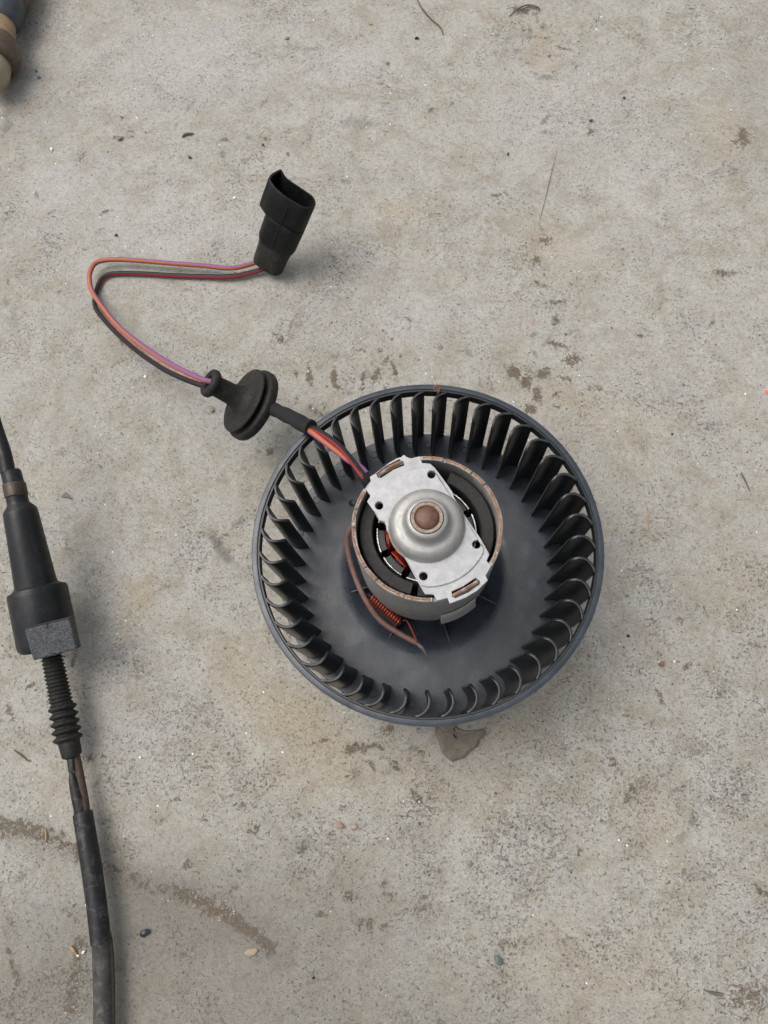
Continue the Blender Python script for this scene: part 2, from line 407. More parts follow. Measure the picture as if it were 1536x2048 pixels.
# ------------------------------------------------------------------ the concrete ground
def lines(a, b, step, ext):
    l = list(np.arange(a, b + step / 2, step)); return np.array([-e for e in reversed(ext)] + l + [e for e in ext])
gx = lines(-330, 270, 1.0, [500, 1000, 3000, 10000, 30000]); gy = lines(-170, 540, 1.0, [800, 1500, 4000, 12000, 30000])
gx.sort(); gy.sort()
X, Y = np.meshgrid(gx, gy); nx, ny = len(gx), len(gy)
stain = np.zeros((ny, nx, 4), 'f'); tone = np.zeros((ny, nx, 4), 'f')
def blob(arr, ch, px, py, rx, ry=None, ang=0, amt=1.0, soft=1.0):
    ry = ry or rx; p = at(px, py); k = 1 / 4.05; d = math.radians(-ang)
    dx, dy = X - p.x, Y - p.y
    u = (dx * math.cos(d) + dy * math.sin(d)) / (rx * k); v = (-dx * math.sin(d) + dy * math.cos(d)) / (ry * k)
    w = np.exp(-((u * u + v * v) ** (1.0 + soft * 0.2))) * amt
    arr[..., ch] = np.maximum(arr[..., ch], w) if soft > 1 else arr[..., ch] + w
def streak(arr, ch, pts, w, amt):
    P = [at(*p) for p in pts]
    for a, b in zip(P[:-1], P[1:]):
        d = b - a; L2 = d.x ** 2 + d.y ** 2
        tt = np.clip(((X - a.x) * d.x + (Y - a.y) * d.y) / L2, 0, 1)
        r = np.hypot(X - a.x - tt * d.x, Y - a.y - tt * d.y) / (w / 4.05)
        arr[..., ch] = np.maximum(arr[..., ch], np.exp(-r ** 2.5) * amt)
streak(stain, 0, [(-40, 1645), (60, 1662), (110, 1675), (165, 1712)], 20, 0.70)
streak(stain, 0, [(165, 1712), (255, 1748), (300, 1775), (350, 1785)], 13, 0.50)
streak(stain, 0, [(350, 1785), (400, 1800), (435, 1820), (480, 1850)], 15, 0.70)
streak(stain, 0, [(480, 1850), (520, 1880), (545, 1900)], 13, 0.75)
streak(tone, 1, [(-40, 1650), (165, 1705), (300, 1775), (440, 1825), (560, 1900)], 30, 0.45)
streak(stain, 0, [(395, 1145), (425, 1100), (470, 1050)], 8, 0.45)
streak(stain, 0, [(165, 1880), (150, 1960), (140, 2020)], 16, 0.55)
streak(stain, 0, [(20, 1900), (35, 1965)], 7, 0.7)
for a in [(1145, 720, 22, 14, 0, .95), (1028, 745, 20, 16, 30, .9), (1052, 765, 16, 22, 0, .8), (1085, 745, 22, 12, -30, .8), (1075, 790, 14, 26, 0, .7),
          (1062, 818, 16, 14, 0, .9), (1190, 777, 20, 8, 0, .65), (1110, 640, 10, 20, 0, .7), (1118, 690, 34, 9, 15, .7), (1110, 605, 24, 8, 0, .6),
          (730, 1493, 45, 9, 0, .75), (700, 1500, 12, 14, 0, .8), (790, 1530, 22, 10, 40, .5), (840, 1600, 34, 9, 35, .6), (690, 1610, 20, 12, 0, .4), (780, 1458, 12, 10, 0, .6),
          (505, 1660, 18, 8, -20, .7), (1040, 20, 34, 14, 20, .75), (1100, 110, 12, 24, 0, .5), (1085, 55, 10, 20, 0, .5), (1115, 145, 24, 10, 0, .4),
          (1485, 275, 22, 36, 10, .7), (1200, 45, 18, 26, 0, .5), (1290, 175, 20, 14, 0, .4), (1090, 480, 20, 16, 0, .6), (1075, 520, 14, 20, 0, .6), (1080, 455, 12, 14, 0, .4),
          (1180, 265, 16, 10, -40, .6), (240, 275, 20, 8, 10, .7), (262, 262, 20, 8, -10, .5), (245, 235, 24, 6, 10, .5), (165, 312, 10, 14, 0, .5),
          (700, 1790, 16, 16, 0, .6), (730, 1850, 26, 20, 0, .5), (850, 1810, 30, 22, 0, .5), (860, 1740, 30, 14, 20, .5), (1010, 1900, 30, 22, 0, .4),
          (1450, 545, 40, 14, 0, .6), (620, 755, 8, 30, -12, .85), (668, 752, 8, 30, 0, .9), (676, 774, 13, 8, 0, .9), (726, 765, 7, 36, 5, .8), (752, 750, 8, 28, 20, .8), (790, 742, 7, 32, -15, .75),
          (560, 678, 30, 9, 45, .75), (545, 800, 12, 12, 0, .5), (760, 700, 14, 8, 0, .5), (820, 640, 10, 14, 0, .4), (660, 900, 14, 8, 0, .6), (570, 930, 16, 18, 0, .5), (540, 905, 10, 14, 0, .5),
          (1345, 1000, 14, 10, 0, .4), (1100, 1210, 12, 12, 0, .4), (1360, 1240, 10, 12, 0, .5), (1500, 1990, 50, 40, 0, .55), (1260, 1590, 24, 34, 0, .5), (1235, 1540, 24, 20, 0, .4),
          (1130, 1360, 16, 12, 0, .4), (1170, 1190, 14, 10, 0, .4), (380, 210, 20, 10, -30, .3), (60, 990, 16, 10, 30, .5), (125, 905, 14, 16, 0, .4), (20, 420, 16, 24, 0, .5), (35, 545, 18, 14, 0, .4),
          (25, 1850, 26, 10, 60, .4), (140, 1830, 24, 14, 30, .4), (610, 1690, 14, 34, 30, .45)]:
    blob(stain, 0, *a[:5], a[5] * 1.12, 1.2)
rs = random.Random(21)
zones = [(700, 760, 160, 60), (600, 860, 120, 70), (1080, 720, 90, 110), (1080, 80, 60, 60), (740, 1500, 120, 50), (420, 260, 300, 120), (1250, 500, 220, 220), (700, 1780, 220, 120), (130, 480, 110, 260), (1300, 1600, 170, 260), (900, 300, 300, 160), (300, 1600, 260, 180), (90, 1380, 60, 120)]
for i in range(230):
    zc = rs.choice(zones); px_, py_ = rs.gauss(zc[0], zc[2] * 0.7), rs.gauss(zc[1], zc[3] * 0.7)
    L_ = rs.uniform(7, 24); W_ = rs.uniform(5, 10)
    blob(stain, 0 if rs.random() < 0.6 else 1, px_, py_, L_, W_, rs.choice((rs.gauss(-10, 25), rs.gauss(80, 30), rs.uniform(0, 180))), rs.uniform(0.3, 0.72), 1.2)
for a in [(440, 1095, 52, 13, 52, .9), (480, 1045, 16, 14, 0, .6), (720, 245, 60, 30, 0, .55), (690, 362, 26, 9, 25, .6), (600, 95, 110, 14, 5, .45), (30, 640, 30, 50, 0, .4),
          (15, 240, 24, 70, 0, .6), (1270, 1700, 26, 40, 20, .4), (600, 1690, 16, 34, 30, .5), (1450, 1040, 20, 30, 0, .3), (1480, 360, 40, 60, 0, .3),
          (1000, 1730, 20, 60, 0, .2), (1330, 780, 50, 34, 0, .35), (1420, 930, 34, 20, 0, .35), (1380, 640, 50, 30, 0, .25), (580, 560, 30, 24, 0, .5), (820, 1000, 40, 20, 0, .2)]:
    blob(stain, 1, *a[:5], a[5], 1.2)
for a in [(280, 1190, 30, 46, 20, .7), (255, 1255, 24, 30, 0, .5), (590, 1430, 110, 60, 20, .8), (650, 1540, 130, 60, 0, .5), (800, 420, 50, 34, 10, .6), (900, 1560, 120, 60, 0, .4),
          (1180, 820, 160, 60, 20, .35), (1000, 1470, 60, 30, 0, .4), (480, 1330, 60, 70, 0, .5), (1090, 1400, 80, 30, -40, .4), (150, 1560, 80, 60, 0, .3), (1180, 1960, 160, 80, 0, .35),
          (1290, 1650, 60, 80, 0, .4), (100, 960, 60, 40, 0, .3), (1480, 1170, 60, 90, 0, .3), (1080, 90, 50, 80, 0, .5), (1450, 260, 50, 100, 0, .4), (1100, 500, 90, 60, 0, .4)]:
    blob(stain, 2, *a[:5], a[5], 1.0)
for a in [(380, 130, 260, 150, 0, .7), (700, 120, 120, 60, 0, .7), (130, 380, 120, 90, 0, .6), (1100, 230, 200, 110, 0, .6), (330, 460, 260, 110, 0, .5), (1330, 330, 120, 60, 0, .4),
          (900, 620, 300, 60, 0, .35), (80, 1020, 60, 120, 0, .3), (480, 850, 120, 60, 0, .35), (1400, 700, 160, 90, 0, .2), (250, 1500, 130, 90, 0, .3), (800, 650, 60, 50, 0, .4)]:
    blob(tone, 0, *a[:5], a[5], 1.0)
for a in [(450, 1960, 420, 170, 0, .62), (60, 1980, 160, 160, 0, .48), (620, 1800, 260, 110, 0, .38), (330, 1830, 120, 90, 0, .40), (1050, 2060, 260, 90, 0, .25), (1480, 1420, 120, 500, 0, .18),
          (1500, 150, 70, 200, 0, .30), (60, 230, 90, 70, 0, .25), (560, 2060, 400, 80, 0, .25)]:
    blob(tone, 1, *a[:5], a[5], 1.0)  # broad dirt tint that also carries painted shade, mainly at lower left
for a in [(1300, 1750, 280, 330, 0, 1.0), (1380, 1250, 200, 260, 0, .6), (640, 1600, 200, 130, 0, .7), (120, 1050, 90, 120, 0, .6), (480, 1480, 160, 120, 0, .6), (90, 1380, 110, 140, 0, .5),
          (1250, 200, 160, 160, 0, .5), (1000, 1650, 200, 200, 0, .6), (60, 560, 60, 160, 0, .7), (1350, 900, 160, 160, 0, .35), (600, 620, 120, 120, 0, .3)]:
    blob(tone, 2, *a[:5], a[5], 1.0)
stain[..., 3] = 1; tone[..., 3] = 1
zz = 0.0 * X
gme = bpy.data.meshes.new('ground')
gv = np.stack([X, Y, zz], -1).reshape(-1, 3) * S
idx = np.arange(nx * ny).reshape(ny, nx)
gf = np.stack([idx[:-1, :-1], idx[:-1, 1:], idx[1:, 1:], idx[1:, :-1]], -1).reshape(-1, 4)
gme.vertices.add(len(gv)); gme.vertices.foreach_set('co', gv.ravel())
gme.loops.add(gf.size); gme.loops.foreach_set('vertex_index', gf.ravel())
gme.polygons.add(len(gf)); gme.polygons.foreach_set('loop_start', np.arange(0, gf.size, 4)); gme.polygons.foreach_set('loop_total', np.full(len(gf), 4))
gme.update(calc_edges=True); gme.validate()
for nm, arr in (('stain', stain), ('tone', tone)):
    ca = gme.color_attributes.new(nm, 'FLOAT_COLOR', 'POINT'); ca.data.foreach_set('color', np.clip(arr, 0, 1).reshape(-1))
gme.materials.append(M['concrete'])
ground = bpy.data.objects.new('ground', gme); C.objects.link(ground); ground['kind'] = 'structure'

# ------------------------------------------------------------------ the blower (wheel + motor + harness)
WX, WY = 2.9, 83.1
Z_DISC, Z_RIM = 13.0, 60.0
blower = thing('blower_motor', 'black squirrel-cage blower wheel with silver motor, striped wires, rubber grommet and black plug', 'blower motor', (WX, WY, 0))
CW = (WX, WY, 0)
# back plate with dished middle
prof_t = [(0.0, 2.4), (22, 2.4), (25, 3.2), (29, 6.2), (33, 9.6), (36, 11.8), (38.5, 12.8), (42, 13.0), (55, 13.0), (68, 13.0), (70.0, 12.8), (70.4, 12.3)]
prof_b = [(70.4, 11.4), (70, 11.2), (42, 11.2), (38, 10.8), (35, 9.2), (31, 6.0), (27, 2.6), (24, 0.8), (22, 0.2), (0.0, 0.2)]
g = G(); g.add(*lathe(prof_t + prof_b, 172, CW))
fan = g.build('fan_wheel', M['wheel'], blower)
# hub under the motor
g = G(); g.add(*lathe([(9, 2.4), (9, 3.5), (8.2, 5), (7.4, 24), (6.8, 25), (3.4, 25), (3.4, 2.4)], 48, CW)); g.build('hub', M['wheel'], fan)
g = G(); g.add(*lathe([(0, 2), (3.3, 2), (3.3, 42), (0, 42)], 32, CW)); g.build('shaft', M['steel'], fan)
# radial ribs in the dish
for k in range(8):
    a = math.radians(-72 + 45 * k); u = Vector((math.cos(a), math.sin(a), 0)); w = Vector((-u.y, u.x, 0)) * 0.3
    P = [(8.5, 2.2), (22, 2.2), (25, 3.0), (29, 6.0), (33, 9.4), (36, 11.6), (37.5, 12.5), (30, 12.2), (20, 11.2), (8.5, 11.0)]
    c0 = Vector(CW); g = G()
    vv = [c0 + u * r + Vector((0, 0, z)) - w for r, z in P] + [c0 + u * r + Vector((0, 0, z)) + w for r, z in P]; m = len(P)
    g.add(vv, [tuple(range(m)), tuple(range(2 * m - 1, m - 1, -1))] + [(i, (i + 1) % m, m + (i + 1) % m, m + i) for i in range(m)])
    g.build('rib', M['wheel'], fan, smooth=False)
# rim ring
g = G(); g.add(*lathe([(72.25, 59.7), (72.5, 60.0), (74.2, 60.0), (74.7, 59.75), (74.85, 59.3), (74.85, 55.6), (74.6, 55.0), (72.0, 55.0), (71.9, 55.4)], 172, CW, closed=True))
rim = g.build('rim', M['wheel'], fan)
g = G(); g.add(*lathe([(71.3, 54.6), (71.3, 59.2), (71.5, 59.45), (72.15, 59.45), (72.15, 54.6)], 172, CW, closed=True)); g.build('rim_inner_band', M['blade'], rim)
# blades: one mesh, 43 turns of it
NB = 43
plan = [Vector((u, v)) for u, v in ((0, 0), (0.8, 1.8), (2.0, 3.4), (3.7, 4.7), (5.6, 5.35), (7.7, 5.4), (9.7, 4.9), (11.3, 4.2))]
def blade_mesh():
    r0 = 71.4; th = 0.62
    # offset both sides
    N = len(plan); L = []; Rr = []
    for i, p in enumerate(plan):
        d = (plan[min(i + 1, N - 1)] - plan[max(i - 1, 0)]).normalized(); q = Vector((-d.y, d.x))
        k = th * (1.0 if i < N - 1 else 1.25)
        L.append(p + q * k); Rr.append(p - q * k)
    outl = L + [plan[-1] + Vector((0.55, -0.35))] + Rr[::-1]
    m = len(outl); v = []; f = []
    levels = [(Z_DISC - 0.2, 0.0), (Z_DISC + 14, 0.0), (Z_DISC + 32, 0.0), (Z_RIM - 4.5, 0.0), (Z_RIM - 0.35, 0.0)]
    for z, _ in levels:
        s = (z - Z_DISC) / 47.0
        for p in outl:
            uu = p.x * (1.04 - 0.10 * s)                       # foot reaches a little further in
            # the inner corner is rounded down at the top
            dz = 0
            if s > 0.97 and p.x > 8.0: dz = -((p.x - 8.0) ** 2) * 0.45
            if s < 0.999 and s > 0.9 and p.x > 8: dz = -((p.x - 8.0) ** 2) * 0.2
            r = (71.4 if s > 0.8 else 70.2 + 1.2 * s / 0.8) - uu
            a = p.y / 66.0
            v.append(Vector((r * math.cos(a), r * math.sin(a), z + dz)))
    for i in range(len(levels) - 1):
        for k in range(m): f.append((i * m + k, i * m + (k + 1) % m, (i + 1) * m + (k + 1) % m, (i + 1) * m + k))
    # top strip as quads between L and R
    b = (len(levels) - 1) * m
    for i in range(N - 1): f.append((b + i, b + i + 1, b + m - 2 - i, b + m - 1 - i))
    f.append((b + N - 1, b + N, b + N + 1))
    return v, f
bv, bf = blade_mesh()
o0 = origin(fan)
b0 = obj('blade', [Vector(v) + o0 for v in bv], bf, M['blade'], fan, sharp=50)
bevel_mod(b0, 0.22, 2)
TH0 = 90.6
dg = bpy.context.evaluated_depsgraph_get(); bme = bpy.data.meshes.new_from_object(b0.evaluated_get(dg)); b0.modifiers.clear(); b0.data = bme
bme.polygons.foreach_set('use_smooth', [True] * len(bme.polygons)); bme.set_sharp_from_angle(angle=math.radians(55))
for k in range(NB):
    o = b0 if k == 0 else b0.copy()
    if k: C.objects.link(o); o.parent = fan
    o.rotation_euler = (0, 0, math.radians(TH0 - k * 360.0 / NB))
# ejector-pin circles between the blades
g0 = G(); g0.add(*lathe([(0, 13.02), (1.45, 13.02), (1.6, 13.35), (1.95, 13.35), (2.05, 12.9)], 20, (0, 0, 0)))
pin0 = None
for k in range(0, NB, 2):
    a = math.radians(TH0 + 2.2 - (k + 0.5) * 360.0 / NB)
    if pin0 is None:
        pin0 = obj('moulding_mark', [v + o0 for v in g0.v], g0.f, M['wheel'], fan); o = pin0
    else:
        o = pin0.copy(); C.objects.link(o); o.parent = fan
    o.location = Vector((64.3 * math.cos(a), 64.3 * math.sin(a), 0)) * S
# small through hole in the plate, as a recessed dark socket
hp = at(705, 1006, 13.05)
g = G(); g.add(*lathe([(0, 13.02), (1.55, 13.02), (1.75, 13.15), (1.9, 12.9)], 20, (hp.x, hp.y, 0))); g.build('plate_hole', M['insul'], fan)

# ---- motor
ZT, RC = 86.5, 29.7
def angz(px, py, z=86.5):
    p = at(px, py, z); return math.atan2(p.y - WY, p.x - WX)
def z1(x, y): return (680 + x / 4.389, 880 + y / 4.389)
a_ul = (angz(*z1(700, 140)), angz(*z1(235, 440)))          # where the end plate sits over the rim
a_lr = (angz(*z1(820, 1390)), angz(*z1(1310, 1090)))
notch = [angz(*z1(*p)) for p in ((915, 185), (1160, 290), (1265, 400), (130, 610), (110, 770), (235, 1120), (325, 1225), (575, 1370))]
def top_z(a):
    def inside(a, r): 
        d = (a - r[0]) % (2 * math.pi); w = (r[1] - r[0]) % (2 * math.pi); return d < w
    z = ZT
    if inside(a, a_ul) or inside(a, a_lr): return ZT - 1.6
    for q in notch:
        d = abs((a - q + math.pi) % (2 * math.pi) - math.pi)
        if d < 0.012: z = ZT - 0.9
    return z + 0.15 * math.sin(a * 5) + 0.1 * math.sin(a * 13 + 1)
def can_mesh():
    NS = 360; rows_o = [40.0, 41, 60, 80, 84.5]; v = []; f = []
    wall = 1.75
    for i in range(NS):
        a = 2 * math.pi * i / NS; zt = top_z(a)
        wob = 0.12 * math.sin(a * 3 + 1) + 0.06 * math.sin(a * 11)
        prof = [(RC - 0.3, 40.0)] + [(RC, z) for z in rows_o[1:]] + [(RC + wob, zt - 0.35), (RC - 0.3 + wob, zt), (RC - wall + 0.25 + wob, zt), (RC - wall + wob, zt - 0.3), (RC - wall, 80), (RC - wall, 44), (0.2, 44), (0.2, 40)]
        for r, z in prof: v.append(Vector((WX + r * math.cos(a), WY + r * math.sin(a), z)))
    m = len(prof)
    for i in range(NS):
        j = (i + 1) % NS
        for k in range(m): l = (k + 1) % m; f.append((i * m + k, j * m + k, j * m + l, i * m + l))
    return v, f
v, f = can_mesh()
can = obj('motor_housing', v, f, M['can'], blower, sharp=40)
M['edge'] = metal_mat('rusted_cut_edge', (0.42, 0.40, 0.37), (0.5, 0.48, 0.45), 0.36, 0.44, 0.6, 0.2)
def strip_ring(a0, a1):
    K = max(3, int((a1 - a0) / 0.02)); v = []; f = []
    for i in range(K + 1):
        a = a0 + (a1 - a0) * i / K; z = top_z(a); w = 0.42 + 0.12 * math.sin(a * 31) + 0.08 * math.sin(a * 77)
        for r_, dz in ((28.85 - w, -0.05), (28.85 - w, 0.10), (28.85 + w, 0.10), (28.85 + w, -0.05)): v.append(Vector((WX + r_ * math.cos(a), WY + r_ * math.sin(a), z + dz)))
    for i in range(K):
        for k in range(4): f.append((i * 4 + k, i * 4 + (k + 1) % 4, i * 4 + 4 + (k + 1) % 4, i * 4 + 4 + k))
    f += [(0, 1, 2, 3), (K * 4 + 3, K * 4 + 2, K * 4 + 1, K * 4)]; return v, f
for lo, hi in ((a_ul[1], a_lr[0]), (a_lr[1], a_ul[0])):
    w = (hi - lo) % (2 * math.pi); cuts = sorted((q - lo) % (2 * math.pi) for q in notch if 0 < (q - lo) % (2 * math.pi) < w)
    ed = [0.02] + cuts + [w - 0.02]
    for p_, q_ in zip(ed[:-1], ed[1:]):
        if q_ - p_ > 0.06: g = G(); g.add(*strip_ring(lo + p_ + 0.018, lo + q_ - 0.018)); g.build('cut_edge', M['edge'], can)
# flared foot of the can, lower right
g = G(); g.add(*lathe([(29.75, 41.6), (31.4, 41.2), (32.0, 41.5), (31.8, 43.0), (31.2, 48.0), (30.7, 53.5), (30.2, 54.2), (29.75, 53.5)], 30, CW, a0=math.radians(-78), a1=math.radians(-47), closed=True))
g.build('mounting_tab', M['tab'], can)
# lower brush cover
g = G(); g.add(*lathe([(0.0, 30.5), (20, 30.5), (23.6, 31.5), (25.2, 34), (25.6, 39.9), (0.0, 39.9)], 72, CW))
for aa, r, s in ((-118, 24.5, 3.0), (-104, 25.0, 2.6), (-150, 25.2, 3.0), (60, 24, 3)):
    a = math.radians(aa); u = Vector((math.cos(a), math.sin(a), 0)); w = Vector((-u.y, u.x, 0))
    g.add(*box(Vector(CW) + u * r + Vector((0, 0, 36)), u * s, w * 2.2, Vector((0, 0, 3.0))))
g.build('brush_cover', M['insul'], can)
# magnets
for a0, a1 in ((-98, 68), (82, 256)):
    g = G(); g.add(*lathe([(21.6, 50), (21.6, 80.4), (22.0, 80.8), (26.4, 80.8), (26.9, 80.2), (26.9, 50)], 60, CW, a0=math.radians(a0), a1=math.radians(a1), closed=True))
    g.build('magnet', M['magnet'], can)
# inner bottom
# armature
g = G(); g.add(*lathe([(0, 76), (6.5, 76), (7, 75), (7, 45), (0, 45)], 40, CW))
g.add(*lathe([(0, 58.0), (19.2, 58.0), (19.2, 56), (0, 56)], 60, CW))
NP = 10
for k in range(NP):
    a = math.radians(36 * k + 9); u = Vector((math.cos(a), math.sin(a), 0)); w = Vector((-u.y, u.x, 0)); c0 = Vector(CW)
    g.add(*box(c0 + u * 12.0 + Vector((0, 0, 65)), u * 6.0, w * 1.6, Vector((0, 0, 10.5))))
    g.add(*lathe([(16.4, 58), (16.4, 75.4), (17.0, 76.0), (19.3, 76.0), (19.4, 75.5), (19.4, 58)], 8, CW, a0=a - math.radians(13.2), a1=a + math.radians(13.2), closed=True))
arm = g.build('armature', M['insul'], can, sharp=30)
for k in range(NP):
    a = math.radians(36 * k + 9)
    g = G(); g.add(*lathe([(19.7, 60), (19.7, 77.0), (20.15, 77.0), (20.25, 76.8), (20.25, 60)], 10, CW, a0=a - math.radians(14.5), a1=a + math.radians(14.5), closed=True))
    g.build('lamination', M['lam'], arm)
for k in range(NP):
    g = G(); a = math.radians(36 * k + 9); u = Vector((math.cos(a), math.sin(a), 0)); w = Vector((-u.y, u.x, 0)); c0 = Vector(CW)
    for j in range(8):
        r = 9.2 + j * 0.95 + random.uniform(-.15, .15); hgt = 77.0 + random.uniform(0, 1.7) + (1.2 if j < 4 else 0); sp = 2.4 + 0.16 * j + random.uniform(-.2, .6)
        sk = random.uniform(-1.4, 1.4)
        pts = [c0 + u * (r + sk * -0.4) - w * sp + Vector((0, 0, 62)), c0 + u * r - w * sp + Vector((0, 0, hgt - 2)), c0 + u * r - w * sp * 0.6 + Vector((0, 0, hgt)), c0 + u * (r + sk * .5) + w * sp * 0.6 + Vector((0, 0, hgt)), c0 + u * (r + sk * .7) + w * sp + Vector((0, 0, hgt - 2)), c0 + u * (r + sk) + w * sp + Vector((0, 0, 62))]
        g.add(*tube(smooth_path(pts, 3), 0.5, 6))
    g.build('winding', M['winding'], arm)
# end plate
zpl = 87.0
def pz(x, y, z=zpl): p = at(*z1(x, y), z); return (p.x, p.y)
outer = [(262, 322), (335, 275), (420, 205), (500, 158), (535, 150), (560, 128), (590, 150), (625, 160), (700, 141), (722, 200), (792, 206), (832, 242), (900, 332), (985, 450), (1003, 505), (1090, 650), (1225, 850), (1275, 935), (1312, 1002),
         (1288, 1062), (1330, 1102), (1280, 1188), (1298, 1232), (1205, 1322), (1100, 1385), (965, 1436), (943, 1388), (850, 1410), (822, 1356), (746, 1352), (712, 1295), (640, 1165), (590, 1070), (500, 930), (410, 795), (402, 745), (388, 722), (345, 708), (300, 628), (238, 540), (268, 490), (228, 432), (272, 368)]
outer = [pz(*p) for p in outer]
holes_px = [(803, 307), (345, 580), (1197, 920), (733, 1198)]
holes = [circle(*pz(*p), 1.62) for p in holes_px]
slots = [[(318, 292), (400, 232), (520, 168), (560, 195), (562, 222), (470, 258), (362, 330), (335, 330)], [(980, 1330), (1080, 1285), (1190, 1210), (1228, 1235), (1228, 1262), (1130, 1335), (1015, 1385), (985, 1372)]]
slots = [[pz(*p) for p in s] for s in slots]
ep = plate('end_plate', outer, holes + slots, 85.3, 87.0, M['plate'], can, 0.22)
# raised middle field of the plate
def dens_(poly, st=1.0):
    out = []
    for i, a in enumerate(poly):
        b = poly[(i + 1) % len(poly)]; L = math.hypot(b[0] - a[0], b[1] - a[1]); k = max(1, int(L / st))
        for j in range(k): out.append((a[0] + (b[0] - a[0]) * j / k, a[1] + (b[1] - a[1]) * j / k))
    return out
cx = sum(p[0] for p in outer) / len(outer)
inner = []
def lerp(a, b, t_): return (a[0] + (b[0] - a[0]) * t_, a[1] + (b[1] - a[1]) * t_)
RI = 24.3
rt0, rt1, lf0, lf1 = pz(826, 252), pz(1300, 1000), pz(716, 1286), pz(246, 545)
def clipline(a, b):
    pts = [lerp(a, b, i / 60) for i in range(61)]; return [p for p in pts if math.hypot(p[0] - WX, p[1] - WY) < RI]
R_ = clipline(rt0, rt1); L_ = clipline(lf0, lf1)
def shr(p, k=0.985): return (WX + (p[0] - WX) * k, WY + (p[1] - WY) * k)
def arc(p, q, n_=16):
    a = math.atan2(p[1] - WY, p[0] - WX); b = math.atan2(q[1] - WY, q[0] - WX); d = (b - a + math.pi) % (2 * math.pi) - math.pi
    return [(WX + RI * math.cos(a + d * i / n_), WY + RI * math.sin(a + d * i / n_)) for i in range(1, n_)]
inner = [shr(R_[0]), shr(R_[len(R_) // 2], 0.99), shr(R_[-1])] + arc(R_[-1], L_[0]) + [shr(L_[0])]
# keep the bite on the left edge
inner += [shr(pz(*p), 0.985) for p in ((590, 1070), (410, 795), (402, 745), (388, 722), (345, 708))] + [shr(L_[-1])] + arc(L_[-1], R_[0])
plate('raised_field', inner, holes, 86.8, 87.75, M['plate'], ep, 0.35)
for s in ([(338, 305), (430, 240), (540, 185)], [(992, 1362), (1100, 1305), (1212, 1240)]):
    pts = [Vector((*pz(*p, 88.3), 87.4)) for p in s]; g = G()
    g.add(*tube(smooth_path(pts, 5), 0.72, 8, flat=1.8)); o = g.build('crimp_tab', M['rust'], ep)
# bearing cup
g = G(); g.add(*lathe([(15.3, 87.6), (14.9, 87.9), (14.6, 88.8), (14.3, 90.2), (13.6, 91.6), (12.6, 92.5), (11.6, 92.9), (10.4, 92.9), (9.4, 93.2), (8.7, 94.0), (8.3, 95.4), (8.1, 97.2), (7.9, 98.0), (7.3, 98.5), (6.5, 98.6), (6.35, 98.2), (6.2, 97.5)], 96, CW))
cup = g.build('bearing_cup', M['dome'], ep, sharp=60)
g = G(); g.add(*lathe([(6.25, 98.0), (6.15, 98.9), (5.9, 99.1), (5.0, 99.1), (4.7, 98.8), (4.6, 97.8)], 72, CW)); g.build('bearing_ring', M['ringrust'], cup)
g = G(); g.add(*lathe([(4.6, 98.2), (4.5, 98.9), (4.1, 99.5), (3.2, 100.0), (2.0, 100.3), (0.9, 100.4), (0.0, 100.4)], 48, CW)); g.build('shaft_end', M['ball'], cup)

# ---- choke coil and sleeved lead on the motor's lower left side
def ax_pts(a, b, n_): return [Vector(a).lerp(Vector(b), i / (n_ - 1)) for i in range(n_)]
A_, B_ = at(741, 1192, 42), at(797, 1243, 38); d = (B_ - A_).normalized()
e1 = d.cross(Vector((0, 0, 1))).normalized(); e2 = d.cross(e1); turns = 13; pts = []
for i in range(turns * 14 + 1):
    u = i / (turns * 14); a = 2 * math.pi * turns * u
    pts.append(A_.lerp(B_, u) + 2.1 * (math.cos(a) * e1 + math.sin(a) * e2))
g = G(); g.add(*tube(pts, 0.5, 7)); g.add(*tube(smooth_path([pts[-1], at(810, 1240, 37), at(820, 1252, 36), at(836, 1288, 34)], 6), 0.42, 7))
g.build('choke_coil', M['copper'], can)
g = G(); g.add(*tube([A_ - d * 1.5, B_ + d * 1.2], 1.2, 14)); g.build('ferrite_core', M['insul'], can)
lead = smooth_path([at(713, 1040, 62), at(695, 1075, 52), at(700, 1120, 46), at(716, 1168, 43), at(735, 1206, 41), at(760, 1240, 38), at(792, 1263, 36), at(831, 1285, 34)], 6)
g = G(); g.add(*tube(lead, 1.25, 14)); g.build('sleeved_lead', M['shrink'], can)
g = G(); g.add(*tube(smooth_path([at(829, 1284, 34), at(838, 1290, 33.5), at(847, 1299, 33), at(853, 1309, 32)], 4), [0.95] * 5 + [1.05] * 3 + [0.85, 0.9, 0.7, 0.7, 0.75], 10)); g.build('lead_crimp', M['steel'], can)

# ---- harness
RW = 1.34
def stack(pts): return [at(*p) for p in pts]
